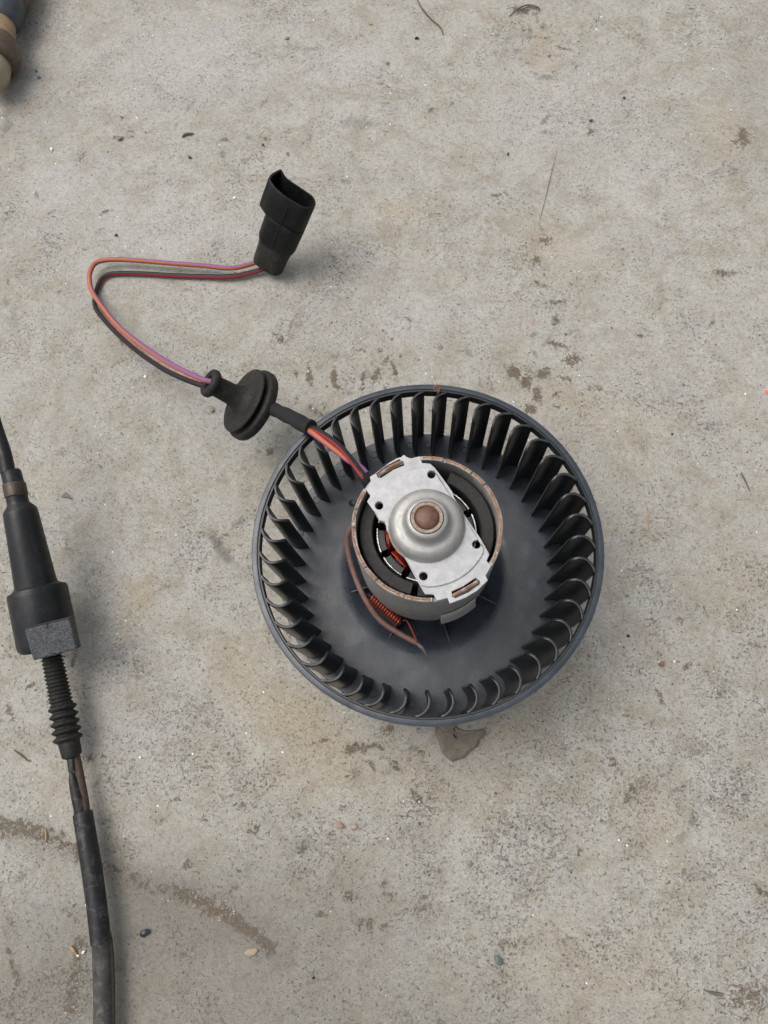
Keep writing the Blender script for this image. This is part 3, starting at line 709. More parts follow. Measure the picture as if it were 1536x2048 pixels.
# grommet frame: hangs on its wires, beside the rim
GP = at(485, 800, 40)
GN = Vector((-0.70, 0.155, 0.695)).normalized()
def zl(x, y): return (360 + x / 5.12, 700 + y / 5.12)
fr = 16.7
g = G()
g.add(*lathe([(0.0, 1.2), (4.7, 1.2), (5.6, 1.0), (7.5, 0.5), (12, 0.2), (fr - 0.6, 0.0), (fr - 0.1, -0.3), (fr, -0.7), (fr - 0.2, -1.2), (12.6, -1.5), (12.6, -3.3), (fr + 0.5, -3.6), (fr + 1.3, -4.1), (fr + 1.5, -5.0), (fr + 1.5, -7.4), (fr + 1.1, -8.2), (fr + 0.2, -8.6), (8, -8.8), (0, -8.8)], 80, GP, GN))
grom = g.build('grommet', M['rubber'], blower, sharp=50)
SL = 18.5
g = G(); g.add(*lathe([(10.5, 0.3), (8.6, 0.9), (6.9, 2.2), (5.8, 4.2), (5.2, 7.0), (4.9, SL - 3.8), (4.9, SL - 3.2), (5.9, SL - 2.8), (6.8, SL - 1.8), (7.0, SL - 0.4), (6.6, SL + 0.8), (5.6, SL + 1.4), (3.7, SL + 1.2), (3.3, SL + 0.6), (3.2, SL - 3), (0, SL - 3)], 48, GP, GN))
g.build('grommet_neck', M['rubber'], grom, sharp=60)
SE = GP + GN * (SL - 2)
q1 = GN.cross(Vector((0, 0, 1))).normalized(); q2 = GN.cross(q1)
SZ = SE.z
def z8(x, y, z): return at(150 + x / 5.12, 480 + y / 5.12, z)
pa = [SE - q1 * 0.2 + q2 * -1.4 - GN * 2] if False else []
wp = [z8(1400, 1452, SZ - 0.6), z8(1300, 1425, SZ - 1), z8(1100, 1335, SZ - 5), z8(900, 1222, SZ - 12), z8(640, 1045, 26), z8(430, 868, 17), z8(235, 622, 9), z8(168, 505, 6.5), z8(150, 420, 6.5), z8(152, 340, 6.5), z8(200, 245, 6), z8(300, 208, 5.5), z8(450, 200, 5.2), z8(700, 215, 5), z8(1000, 240, 5), z8(1300, 262, 5), z8(1600, 288, 5.3), at(505, 527, 5.5), at(522, 520, 6)]
wb = [z8(1400, 1510, SZ - 3.2), z8(1290, 1485, SZ - 3.6), z8(1100, 1415, SZ - 8), z8(880, 1305, SZ - 15), z8(600, 1108, 21), z8(380, 905, 12), z8(235, 735, 6), z8(202, 640, 3.6), z8(215, 550, 2.2), z8(245, 450, 1.8), z8(300, 375, 1.8), z8(420, 342, 1.8), z8(700, 345, 1.8), z8(1000, 362, 1.9), z8(1300, 372, 2.2), z8(1600, 372, 3), at(510, 543, 3.5), at(545, 532, 4.5)]
def strand(pts, r, tw0, tw1, mat, name='wire'):
    P = smooth_path(pts, 8); N = len(P)
    tw = [tw0(i / (N - 1)) if callable(tw0) else tw0 + (tw1 - tw0) * i / (N - 1) for i in range(N)]
    g = G(); g.add(*tube(P, r, 20, tw)); return g.build(name, mat, blower)
def lerpk(keys):
    def fn(u):
        for (a, x), (b, y) in zip(keys[:-1], keys[1:]):
            if u <= b: return x + (y - x) * (u - a) / (b - a)
        return keys[-1][1]
    return fn
strand(wp, RW, lerpk([(0, -0.27), (0.14, -0.22), (0.28, -0.08), (0.42, 0.0), (0.5, 0.04), (0.6, 0.06), (0.7, 0.12), (0.85, 0.20), (1, 0.18)]), 0, M['wire_purple'])
strand(wb, RW, lerpk([(0, 0.14), (0.3, 0.17), (0.42, 0.3), (0.5, 0.3), (0.6, 0.22), (0.75, 0.18), (1, 0.16)]), 0, M['wire_black'])
# tape sleeve from grommet to rim, then the two wires on to the motor
def z2(x, y, z): return at(480 + x / 4.042, 740 + y / 4.042, z)
back = GP - GN * 8
sl = smooth_path([z2(262, 312, 44), z2(330, 345, 49), z2(430, 392, 57), z2(520, 445, 62.5), z2(575, 470, 64.3)], 6)
g = G(); g.add(*tube(sl, [3.2 + 0.15 * math.sin(i * 0.9) + 0.02 * i for i in range(len(sl))], 18)); g.build('tape_sleeve', M['tape'], blower)
strand([z2(190, 300, 38), z2(215, 305, 40.5), z2(262, 318, 44), z2(340, 352, 50)], RW * 0.9, 0.0, 0.0, M['copper'] if False else M['wire_purple'])
strand([z2(540, 455, 63), z2(600, 475, 65.5), z2(700, 535, 69), z2(800, 610, 73), z2(880, 700, 77), z2(950, 795, 81), z2(1005, 870, 82), z2(1040, 925, 76), z2(1050, 960, 60)], RW, lerpk([(0, 0.17), (0.35, 0.16), (1, 0.14)]), 0, M['wire_black'])
strand([z2(530, 480, 63), z2(580, 505, 65), z2(680, 580, 67.5), z2(780, 655, 70), z2(870, 725, 73), z2(940, 765, 76), z2(1000, 812, 78.5), z2(1035, 870, 78), z2(1052, 930, 70), z2(1056, 950, 58)], RW, lerpk([(0, 0.0), (0.5, 0.02), (0.75, 0.35), (1, 0.5)]), 0, M['wire_purple'])
g = G(); g.add(*tube(smooth_path([z2(995, 850, 81), z2(1030, 900, 80), z2(1045, 935, 74), z2(1050, 960, 60)], 5), 2.5, 14)); g.build('lead_sleeve', M['tape'], blower)

# ---- connector
P0 = at(537, 526, 6.0); PM = at(592, 388, 48.0)
A = (PM - P0).normalized(); LC = (PM - P0).length
Wv = (at_plane(480 + 905 / 7.68, 310 + 774 / 7.68, PM, A) - at_plane(480 + 525 / 7.68, 310 + 510 / 7.68, PM, A)).normalized(); Tv = A.cross(Wv)
def z6(x, y): return (480 + x / 7.68, 310 + y / 7.68)
def wt(x, y):
    q = at_plane(*z6(x, y), PM, A) - PM; return Vector((q.dot(Wv), q.dot(Tv)))
mouth = [wt(*p) for p in ((434, 350), (470, 292), (540, 245), (618, 208), (648, 226), (680, 285), (722, 352), (900, 472), (1080, 592), (1138, 645), (1164, 695), (1171, 745), (1155, 790), (1110, 820), (1045, 829), (975, 812), (905, 774), (700, 655), (525, 510), (472, 425), (440, 378))]
print('mouth w', min(p.x for p in mouth), max(p.x for p in mouth), 't', min(p.y for p in mouth), max(p.y for p in mouth), 'LC', LC)
def chaikin(poly, k=2):
    for _ in range(k):
        o = []
        for i, a in enumerate(poly):
            b = poly[(i + 1) % len(poly)]; o += [a * 0.75 + b * 0.25, a * 0.25 + b * 0.75]
        poly = o
    return poly
mouth = chaikin(mouth, 2)
def inset(poly, dd):
    N = len(poly); cen = sum(poly, Vector((0, 0))) / N; o = []
    area = sum(poly[i].x * poly[(i + 1) % N].y - poly[(i + 1) % N].x * poly[i].y for i in range(N)); sg = 1 if area > 0 else -1
    for i in range(N):
        e = (poly[(i + 1) % N] - poly[i - 1]).normalized(); o.append(poly[i] + Vector((-e.y, e.x)) * dd * sg)
    return o
def sec(poly, s): return [PM + A * s + Wv * p.x + Tv * p.y for p in poly]
def loft(secs, cap0=True, cap1=True):
    m = len(secs[0]); v = [p for s in secs for p in s]; f = []
    for i in range(len(secs) - 1):
        for k in range(m): f.append((i * m + k, i * m + (k + 1) % m, (i + 1) * m + (k + 1) % m, (i + 1) * m + k))
    if cap0: f.append(tuple(range(m)))
    if cap1: f.append(tuple((len(secs) - 1) * m + k for k in reversed(range(m))))
    return v, f
wcut = min(p.x for p in mouth) + 5.2
def clampw(poly, k=0.9):
    tc_ = sum((p for p in poly), Vector((0, 0))) / len(poly)
    ts = [p.y for p in poly if p.x > wcut + 2]; tlo, thi = min(ts), max(ts)
    return [Vector((max(p.x, wcut), min(max(p.y, tlo), thi) if p.x < wcut + 3 else p.y)) for p in poly]
wmax = max(p.x for p in mouth); midt = [p.y for p in mouth if wcut + 4 < p.x < wmax - 5]
tlo, thi = min(midt) - 0.12, max(midt) + 0.12; tr = (thi - tlo) / 2; tm = (thi + tlo) / 2
print('stadium', wcut, wmax, tlo, thi)
mainp = [Vector((wmax + 0.1 - tr * (1 - math.cos(a) * (abs(math.cos(a)) ** -0.15 if abs(math.cos(a)) > 1e-3 else 0)), tm + tr * math.sin(a))) for a in [math.pi * (i / 16 - 0.5) for i in range(17)]]
mainp += [Vector((wcut + tr * 0.8 * (1 - math.cos(a)), tm + tr * math.sin(a))) for a in [math.pi * (0.5 - i / 16) for i in range(17)]]
mc = Vector(((wcut + max(p.x for p in mouth)) / 2, (min(p.y for p in mainp) + max(p.y for p in mainp)) / 2))
def scl(poly, k, kt=None): 
    kt = kt or k; return [Vector((mc.x + (p.x - mc.x) * k, mc.y + (p.y - mc.y) * kt)) for p in poly]
body_len = LC * 0.69; BL = LC * 0.36
g = G()
i1 = inset(mouth, 0.35); i2 = inset(mouth, 1.15); i3 = inset(mouth, 1.5)
g.add(*loft([sec(i3, -13), sec(i3, -12.9), sec(i2, -0.6), sec(i2, -0.1), sec(i1, 0.0), sec(mouth, -0.45), sec(mouth, -7), sec(mouth, -BL + 1.5), sec(inset(mouth, 0.4), -BL + 0.4), sec(inset(mouth, 1.3), -BL)]))
g.add(*loft([sec(scl(mainp, 0.93), -BL + 1.2), sec(scl(mainp, 0.995), -BL + 0.9), sec(scl(mainp, 0.99), -20), sec(scl(mainp, 0.97), -body_len + 2), sec(scl(mainp, 0.93), -body_len), sec(scl(mainp, 0.85), -body_len - 1.2), sec(scl(mainp, 0.75, 0.8), -body_len - 1.6)]))
conn = g.build('connector', M['black'], blower, sharp=62)
# seam line on the face turned to the camera
tcam = tlo if (PM + Tv * tlo - Vector((0, 0, CAM_H))).length < (PM + Tv * thi - Vector((0, 0, CAM_H))).length else thi
tfs = max if tcam == thi else min
bw = wt(745, 725).x
g = G(); g.add(*box(PM + A * (-body_len / 2 - 1.5) + Wv * bw + Tv * (tcam * 0.995), A * (body_len / 2 - 3.5), Wv * 0.2, Tv * 0.22)); g.build('seam', M['insul'], conn)
for dx in (-4, 0.5, 5):
    g = G(); g.add(*box(PM + A * -9 + Wv * (mc.x + dx) + Tv * mc.y, A * 3.2, Wv * 1.4, Tv * 0.4)); g.build('terminal', M['steel'], conn)
# rubber boot
g = G()
g.add(*loft([sec(scl(mainp, 0.86, 0.88), -body_len + 0.5), sec(scl(mainp, 0.86, 0.88), -body_len - 2.5), sec(scl(mainp, 0.82, 0.86), -body_len - 6), sec(scl(mainp, 0.80, 0.86), -LC + 1.5), sec(scl(mainp, 0.78, 0.84), -LC - 1.0), sec(scl(mainp, 0.60, 0.68), -LC - 2.2), sec(scl(mainp, 0.55, 0.5), -LC - 2.0), sec(scl(mainp, 0.5, 0.45), -LC + 1)]))
g.build('boot', M['boot'], conn, sharp=60)

# ------------------------------------------------------------------ the cable assembly at the left edge
cable = thing('control_cable', 'long black control cable with tapered adjuster, rubber bellows and torn sheath, along the left edge', 'cable', tuple(at(165, 1620, 0)))
def pxtube(name, rows, mat, parent, segs=40, rfac=1.0, sharp=40, flat=1.0, smoothp=0):
    """rows: (px, py, half width px, z)"""
    P = [at(r[0], r[1], r[3]) for r in rows]; R = [r[2] / ppm(r[3]) * rfac for r in rows]
    if smoothp:
        Q = smooth_path(P, smoothp); RR = []
        for i in range(len(R) - 1): RR += [R[i] + (R[i + 1] - R[i]) * k / smoothp for k in range(smoothp)]
        RR.append(R[-1]); P, R = Q, RR
    g = G(); g.add(*tube(P, R, segs, flat=flat)); return g.build(name, mat, parent, sharp=sharp)
def ln(a, b, u): return a + (b - a) * u
pxtube('rod', [(-46, 690, 8, 60), (-14, 830, 13, 50), (8, 905, 15, 46), (16, 945, 15.5, 44)], M['hard'], cable, smoothp=4)
pxtube('collar', [(21, 942, 18, 44), (22, 945, 20.5, 43.8), (28, 968, 21, 42.5), (28.3, 970, 18, 42.4)], M['hard'], cable)
pxtube('clamp_band', [(28, 967, 22, 42.5), (28.3, 969, 23.4, 42.4), (33, 992, 23.4, 41), (33.3, 994, 22, 40.9)], M['dark_metal'], cable)
adj = pxtube('adjuster_body', [(33, 992, 21.5, 41), (36, 1005, 22, 40), (37, 1009, 23, 39.7), (40, 1020, 33, 38.9), (41, 1024, 34.3, 38.6), (56, 1095, 37.5, 33.3), (70.5, 1163, 40.5, 28.4), (72, 1170, 41.5, 27.8), (73.5, 1176, 48, 27.3), (74, 1178, 55, 27.2), (74.7, 1181, 57.5, 27.0), (75.5, 1185, 58.2, 26.6), (95, 1283, 57.5, 19.5), (96.5, 1290, 56.5, 19), (97.2, 1294, 53, 18.7), (98, 1297, 30, 18.4), (101, 1312, 24, 17.4)], M['hard'], cable, segs=64, sharp=30)
# speckled clip block
D_ = (at(101, 1312, 17.4) - at(73.5, 1176, 27.3)).normalized()
SX = D_.cross(Vector((0, 0, 1))).normalized(); NB_ = SX.cross(D_).normalized()
if NB_.z < 0: NB_ = -NB_
PB = at(101, 1280, 34.5)
bp = [at_plane(*q, PB, NB_) for q in ((48, 1260), (138, 1238), (154, 1298), (66, 1322))]
v = [p for p in bp] + [p - NB_ * 6 for p in bp]
g = G(); g.add(v, [(0, 1, 2, 3), (7, 6, 5, 4)] + [(i, (i + 1) % 4, 4 + (i + 1) % 4, 4 + i) for i in range(4)])
blk = g.build('clip_block', M['speckled'], cable, smooth=True, sharp=20); bevel_mod(blk, 0.8, 3)
e = (bp[1] - bp[0]).normalized(); s_ = (bp[3] - bp[0]).normalized()
g = G(); g.add(*box((bp[0] + bp[1]) / 2 + s_ * 0.8 + NB_ * -0.3, e * 0.45, s_ * 1.2, NB_ * 0.5)); g.build('slot', M['insul'], blk)
g = G(); g.add(*box((bp[2] + bp[3]) / 2 - s_ * 0.4 + NB_ * -0.3, e * 0.4, s_ * 0.7, NB_ * 0.5)); g.build('slot', M['insul'], blk)
g = G(); g.add(*box((bp[0] + bp[1]) / 2 - s_ * 0.45 - NB_ * 3.2, e * ((bp[1] - bp[0]).length / 2 - 0.2), s_ * 0.5, NB_ * 2.4)); g.build('gap', M['insul'], blk)
# fine threads then bellows
def ribbed(name, x0, y0, z0, x1, y1, z1_, hw0, hw1, nr, depth, mat, prow=8):
    rows = []
    for i in range(nr * prow + 1):
        u = i / (nr * prow); ph = math.cos(2 * math.pi * u * nr)
        rows.append((ln(x0, x1, u), ln(y0, y1, u), ln(hw0, hw1, u) - depth * (0.5 + 0.5 * ph) ** 1.3, ln(z0, z1_, u)))
    return pxtube(name, rows, mat, cable, segs=36, sharp=80)
ribbed('threaded_sleeve', 102, 1306, 17.8, 124, 1412, 13.5, 20.5, 22.0, 14, 3.6, M['rubber'])
ribbed('bellows', 123.5, 1408, 13.6, 137, 1484, 11.6, 26.5, 27.5, 5, 7.5, M['rubber'])
pxtube('cuff', [(136, 1474, 19, 11.8), (137, 1480, 20, 11.7), (143.5, 1508, 18.8, 10.8), (144.2, 1512, 17.5, 10.6), (145, 1514, 12, 10.5)], M['rubber'], cable)
# torn inner tube and the rusty inner cable beside it
pxtube('inner_cable', [(150, 1505, 8, 10), (157, 1540, 8.5, 10), (164, 1580, 9, 10), (169, 1610, 9, 10), (172, 1640, 9, 10)], M['rusty_cable'], cable, segs=20)
pxtube('torn_strip', [(139, 1508, 6.5, 12.5), (141, 1530, 6.0, 12.8), (142.5, 1543, 5.5, 13), (142.8, 1545, 3, 13)], M['sheath'], cable, segs=12, flat=0.35)
pxtube('inner_tube', [(142, 1545, 3.5, 12.2), (146, 1558, 8.0, 11.6), (151, 1578, 10.5, 11), (157, 1600, 12.0, 10.6), (164, 1632, 12.3, 10), (168, 1655, 12.3, 10)], M['sheath'], cable, segs=24, smoothp=3)
# outer sheath, hollow at the top, slit and worn open further down
rows = [(168, 1650, 11, 10), (165, 1627, 13.5, 10), (165, 1625.5, 16, 10), (165, 1625, 17.3, 10), (165.5, 1628, 18, 10), (174, 1680, 18, 10), (184, 1740, 18.3, 10), (192, 1800, 18, 10), (198, 1850, 17.8, 10), (201.5, 1886, 17.6, 10), (203.5, 1915, 16.6, 9.6), (205, 1960, 16.5, 9.2), (206, 2010, 16.7, 9), (206.5, 2060, 16.8, 9), (207, 2160, 16.8, 9), (208, 2300, 16.8, 8)]
pxtube('outer_sheath', rows[:10], M['sheath'], cable, segs=32)
pxtube('dusty_sheath', [(200, 1872, 16.0, 9.9)] + rows[10:], M['dusty'], cable, segs=32, rfac=0.97)
pxtube('brown_core', [(213, 1850, 4.0, 7), (218.5, 1880, 6.0, 8.2), (221, 1915, 6.5, 8.4), (222.5, 1960, 6.6, 8), (223, 2010, 6.6, 8), (223, 2060, 6.6, 8), (223, 2160, 6.6, 8), (223, 2300, 6.6, 8)], M['rusty_cable'], cable, segs=18)
# little wire barb
g = G(); g.add(*tube(smooth_path([at(221, 1932, 9), at(227, 1938, 8.5), at(231, 1939, 8)], 4), 0.35, 6)); g.build('stray_wire', M['rusty_cable'], cable)

# ------------------------------------------------------------------ bushing at the top left corner
M['tan'] = plain('tan_plastic', (0.22, 0.14, 0.075), (0.34, 0.235, 0.135), 0.14, 0.45, bump=0.15, dust=0.2)
M['brown'] = plain('brown_rubber', (0.060, 0.040, 0.025), (0.13, 0.095, 0.06), 0.1, 0.5, bump=0.25, dust=0.2)
M['pale'] = plain('pale_cap', (0.24, 0.20, 0.135), (0.34, 0.30, 0.22), 0.12, 0.5, bump=0.2, dust=0.3)
M['bluegrey'] = plain('blue_grey_rubber', (0.030, 0.038, 0.046), (0.06, 0.072, 0.085), 0.1, 0.4, bump=0.1, dust=0.05)
bush = thing('rubber_bushing', 'tan and brown ridged bushing with a blue-grey ring, cut off by the top left corner', 'bushing', tuple(at(-10, 100, 0)))
def bp_(name, rows, mat, sharp=50): return pxtube(name, [(x, y, w, 15.0) for x, y, w, z in rows], mat, bush, segs=48, sharp=sharp)
bp_('pale_cap', [(-22, 172, 6, 14), (-21, 169, 22, 14.3), (-20, 163, 36, 14.8), (-18, 150, 44, 16), (-16, 132, 45, 17.5), (-14, 120, 42, 18.6)], M['pale'])
bp_('brown_collar', [(-13, 127, 40, 18), (-12.5, 124, 54, 18.2), (-11, 118, 59, 18.8), (-8, 102, 60.5, 20), (-6, 92, 58, 21), (-5, 86, 52, 21.5), (-4, 80, 40, 22)], M['brown'])
bp_('tan_sleeve', [(-5, 90, 40, 21), (-4.5, 86, 46, 21.4), (-2, 70, 41, 22.5), (2, 50, 36, 24), (5, 30, 32, 25.5), (9, 10, 30, 27)], M['tan'])
bp_('blue_grey_ring', [(3, 50, 30, 24), (4, 47, 40, 24.3), (5, 40, 46, 25), (7, 25, 51, 26), (8, 14, 53, 27), (9, 4, 51, 27.8), (10, -2, 44, 28.2), (11, -6, 34, 28.6)], M['bluegrey'])
bp_('dark_boot', [(8, 12, 40, 27), (10, -2, 58, 28), (13, -20, 62, 29), (18, -60, 60, 31), (20, -75, 40, 32)], M['brown'])

# ------------------------------------------------------------------ leaf scrap under the wheel
M['leaf'] = plain('dry_leaf', (0.120, 0.098, 0.075), (0.190, 0.160, 0.128), 0.22, 0.75, bump=0.3, bscale=0.6)
def zq(x, y): return (820 + x / 7.68, 1400 + y / 7.68)
lp = [(395, 380), (390, 455), (400, 540), (430, 620), (465, 720), (500, 820), (560, 890), (610, 920), (655, 950), (700, 925), (800, 895), (870, 840), (930, 780), (965, 748), (1030, 722), (1060, 660), (1070, 600), (1120, 565), (1155, 525), (1150, 480), (1110, 440), (1050, 462), (950, 468), (860, 478), (800, 465), (740, 440), (700, 425), (700, 330), (600, 300)]
lc = at(*zq(700, 600), 1.0); pl = [at(*zq(*p), 1.0) for p in lp]; bm = bmesh.new()
ring = []
rings = []
for k, s in enumerate((1.0, 0.8, 0.55, 0.3)):
    rg = []
    for i, p in enumerate(pl):
        q = lc + (p - lc) * s
        z = 1.0 + 0.9 * math.sin(q.x * 0.35) * math.cos(q.y * 0.3) * s + (0.8 if s == 1.0 and p.y > lc.y + 2 and p.x > lc.x else 0) - (0.5 if s == 1 and p.y < lc.y else 0)
        rg.append(bm.verts.new((q.x * S, q.y * S, max(0.25, z) * S)))
    rings.append(rg)
cv = bm.verts.new((lc.x * S, lc.y * S, 0.0012))
N = len(pl)
for a, b in zip(rings[:-1], rings[1:]):
    for i in range(N): bm.faces.new((a[i], a[(i + 1) % N], b[(i + 1) % N], b[i]))
for i in range(N): bm.faces.new((rings[-1][i], rings[-1][(i + 1) % N], cv))
me = bpy.data.meshes.new('leaf'); bm.to_mesh(me); bm.free(); me.materials.append(M['leaf'])
me.polygons.foreach_set('use_smooth', [True] * len(me.polygons))
leaf = bpy.data.objects.new('dry_leaf', me); C.objects.link(leaf); md = leaf.modifiers.new('thick', 'SOLIDIFY'); md.thickness = 0.0004; md.offset = 1
tag(rebase(leaf), 'flat brown dry leaf scrap poking out from under the bottom of the wheel', 'leaf')
leaf_o = leaf
for pts_ in ([(420, 400), (540, 560), (640, 740), (655, 900)], [(540, 560), (660, 600), (800, 640), (930, 700)], [(500, 500), (640, 500), (820, 530), (1020, 540)], [(640, 740), (720, 770), (820, 820)], [(560, 600), (540, 700), (520, 800)]):
    PV = smooth_path([at(*zq(*p), 1.0) for p in pts_], 4)
    for q in PV: q.z = max(0.3, 1.0 + 0.9 * math.sin(q.x * 0.35) * math.cos(q.y * 0.3) * min(1, (q - lc).length / 9)) + 0.38
    g = G(); g.add(*tube(PV, [0.26 - 0.16 * i / len(PV) for i in range(len(PV))], 5)); g.build('vein', M['twig_leaf'] if 'twig_leaf' in M else M['leaf'], leaf_o)
g = G(); g.add(*tube([at(*zq(655, 525), 2.3), at(*zq(680, 555), 2.4), at(*zq(712, 592), 2.2)], [0.25, 0.45, 0.3], 6)); 
o = g.build('seed', M['insul']); tag(rebase(o), 'tiny dark splinter lying on the brown leaf scrap', 'splinter')

# ------------------------------------------------------------------ small litter
GRP = {'chip': 'plastic chips on the concrete', 'pebble': 'pebbles scattered on the concrete', 'stone': 'small pale stones on the concrete', 'seed': 'dark specks and seeds on the concrete',
       'paint fleck': 'orange-red paint flecks', 'twig': 'dry twigs on the concrete'}
def stone(name, px, py, rx, ry, ang, hgt, col, label, cat, seed=0, rough=0.7, jag=0.25, group=None, metal=0.0):
    rr = random.Random(seed * 31 + 5); p = at(px, py); bm = bmesh.new(); bmesh.ops.create_icosphere(bm, subdivisions=2, radius=1)
    cols = [Vector((rr.uniform(-1, 1), rr.uniform(-1, 1), rr.uniform(-1, 1))).normalized() for _ in range(7)]
    for v in bm.verts:
        k = 1.0
        for q in cols:
            d_ = v.co.normalized().dot(q)
            if d_ > 0.55: k -= jag * (d_ - 0.55) * 2
        v.co *= k; v.co = Vector((v.co.x * rx / 4.05, v.co.y * ry / 4.05, v.co.z * hgt / 2))
    bmesh.ops.rotate(bm, verts=bm.verts, cent=(0, 0, 0), matrix=Matrix.Rotation(math.radians(ang), 3, 'Z'))
    for v in bm.verts: v.co = v.co * S
    me = bpy.data.meshes.new(name); bm.to_mesh(me); bm.free()
    key = 'st_' + '_'.join('%.3f' % x for x in col)
    if key not in M: M[key] = plain(name + '_surface', col, tuple(min(0.95, x * 1.35) for x in col), 0.9, rough, metal, bump=0.4, bscale=1.5)
    me.materials.append(M[key]); me.polygons.foreach_set('use_smooth', [True] * len(me.polygons)); me.set_sharp_from_angle(angle=math.radians(30))
    o = bpy.data.objects.new(name, me); C.objects.link(o); o.location = (p.x * S, p.y * S, (hgt * 0.42) * S)
    return tag(o, label, cat, group or GRP.get(cat))
stone('plastic_chip', 79, 156, 6.5, 3.6, -10, 1.8, (0.07, 0.16, 0.27), 'small bright blue plastic chip below the tan bushing', 'chip', 1, 0.3)
stone('plastic_chip', 73, 143, 3.0, 5.5, 25, 1.4, (0.05, 0.075, 0.14), 'narrow dark blue plastic sliver touching the bright blue chip', 'chip', 2, 0.4)
stone('plastic_chip', 291, 1866, 11, 8, 20, 3.2, (0.022, 0.032, 0.045), 'dark blue-black plastic lump on the floor right of the cable', 'chip', 3, 0.35)
stone('glass_pebble', 996, 1919, 7.5, 9.5, 20, 3.2, (0.10, 0.125, 0.115), 'grey-green glassy pebble near the bottom, right of centre', 'pebble', 4, 0.12)
stone('stone_flake', 503, 1903, 13, 7, 20, 1.6, (0.27, 0.215, 0.145), 'flat yellow-brown stone flake below the dirt streak', 'stone', 5)
stone('stone', 169, 1903, 4.5, 3.0, 30, 1.8, (0.75, 0.73, 0.68), 'small white stone close to the left side of the cable', 'stone', 6)
stone('stone', 157, 1911, 4.0, 2.4, 0, 1.2, (0.60, 0.52, 0.42), 'tiny pale stone just below the white stone', 'stone', 7)
stone('pebble', 1322, 1328, 7, 5.5, 30, 2.6, (0.16, 0.085, 0.062), 'small red-brown pebble on bare concrete right of the wheel', 'pebble', 8)
stone('pebble', 1181, 243, 5.5, 4.5, 0, 2.2, (0.13, 0.075, 0.055), 'small dark brown pebble in the upper right of the floor', 'pebble', 9)
stone('pebble', 678, 1651, 10, 6.5, 0, 2.2, (0.26, 0.185, 0.14), 'pinkish brown oval pebble below the leaf, beside a grey smear', 'pebble', 10)
stone('pebble', 707, 1653, 8, 5, 10, 1.8, (0.29, 0.23, 0.155), 'small ochre pebble right of the pinkish brown pebble', 'pebble', 11)
stone('pebble', 573, 78, 7, 5, 10, 2.0, (0.27, 0.20, 0.155), 'brown pebble near the top edge, left of the thin curved twig', 'pebble', 12)
stone('pebble', 740, 48, 9, 5, -30, 1.6, (0.28, 0.22, 0.17), 'flat brown crumb at the top edge left of the black seed', 'pebble', 13)
stone('pebble', 425, 820, 6, 6.5, 0, 2.4, (0.23, 0.19, 0.135), 'round tan pebble left of the rubber grommet', 'pebble', 14)
stone('pebble', 240, 279, 8, 6, 50, 2.2, (0.23, 0.17, 0.125), 'brown crumb in the dirt patch at the upper left', 'pebble', 15)
stone('stone', 104, 300, 3.2, 6, 20, 1.5, (0.85, 0.85, 0.83), 'white stone sliver on the upper left of the floor', 'stone', 16)
stone('stone', 469, 397, 3.8, 3.4, 20, 1.4, (0.86, 0.86, 0.84), 'tiny white stone left of the black plug', 'stone', 17)
stone('stone', 291, 754, 4.2, 3.5, 20, 1.4, (0.85, 0.84, 0.82), 'tiny white stone below the striped wires', 'stone', 18)
stone('seed', 833, 78, 6.5, 3.6, 10, 1.8, (0.025, 0.022, 0.020), 'small black seed beside the thin twig at the top', 'seed', 19, 0.5)
stone('seed', 526, 291, 3.8, 3.6, 0, 1.6, (0.02, 0.018, 0.016), 'round black speck above the black plug', 'seed', 20, 0.5)
stone('seed', 380, 316, 5.5, 4.5, 0, 1.6, (0.075, 0.065, 0.048), 'dark olive crumb in the upper left quarter', 'seed', 21, 0.7)
stone('seed', 1016, 310, 3, 6, 5, 1.5, (0.03, 0.028, 0.026), 'upright black oval speck in the upper right', 'seed', 22, 0.5)
stone('seed', 1248, 197, 3.4, 4, 0, 1.4, (0.035, 0.03, 0.028), 'black round speck right of centre near the top', 'seed', 23, 0.5)
stone('seed', 1256, 1272, 4, 3.6, 0, 1.6, (0.02, 0.018, 0.016), 'round black speck right of the wheel, left of the red-brown pebble', 'seed', 24, 0.5)
stone('seed', 233, 471, 5, 4, -20, 1.6, (0.06, 0.055, 0.05), 'dark grey crumb above the loop of striped wire', 'seed', 25)
stone('seed', 1343, 869, 3.6, 2.6, 20, 1.2, (0.03, 0.028, 0.026), 'black speck on the right of the floor, level with the rim top', 'seed', 26)
stone('seed', 627, 1955, 3.4, 2.4, 50, 1.2, (0.02, 0.02, 0.018), 'narrow black speck near the bottom middle', 'seed', 27)
stone('paint_fleck', 1066, 649, 3.2, 2.6, 0, 0.6, (0.62, 0.13, 0.07), 'tiny orange-red paint fleck above the wheel', 'paint fleck', 28)
stone('paint_fleck', 1533, 785, 4, 5, 0, 0.6, (0.60, 0.12, 0.08), 'orange-red paint fleck at the right edge', 'paint fleck', 29)
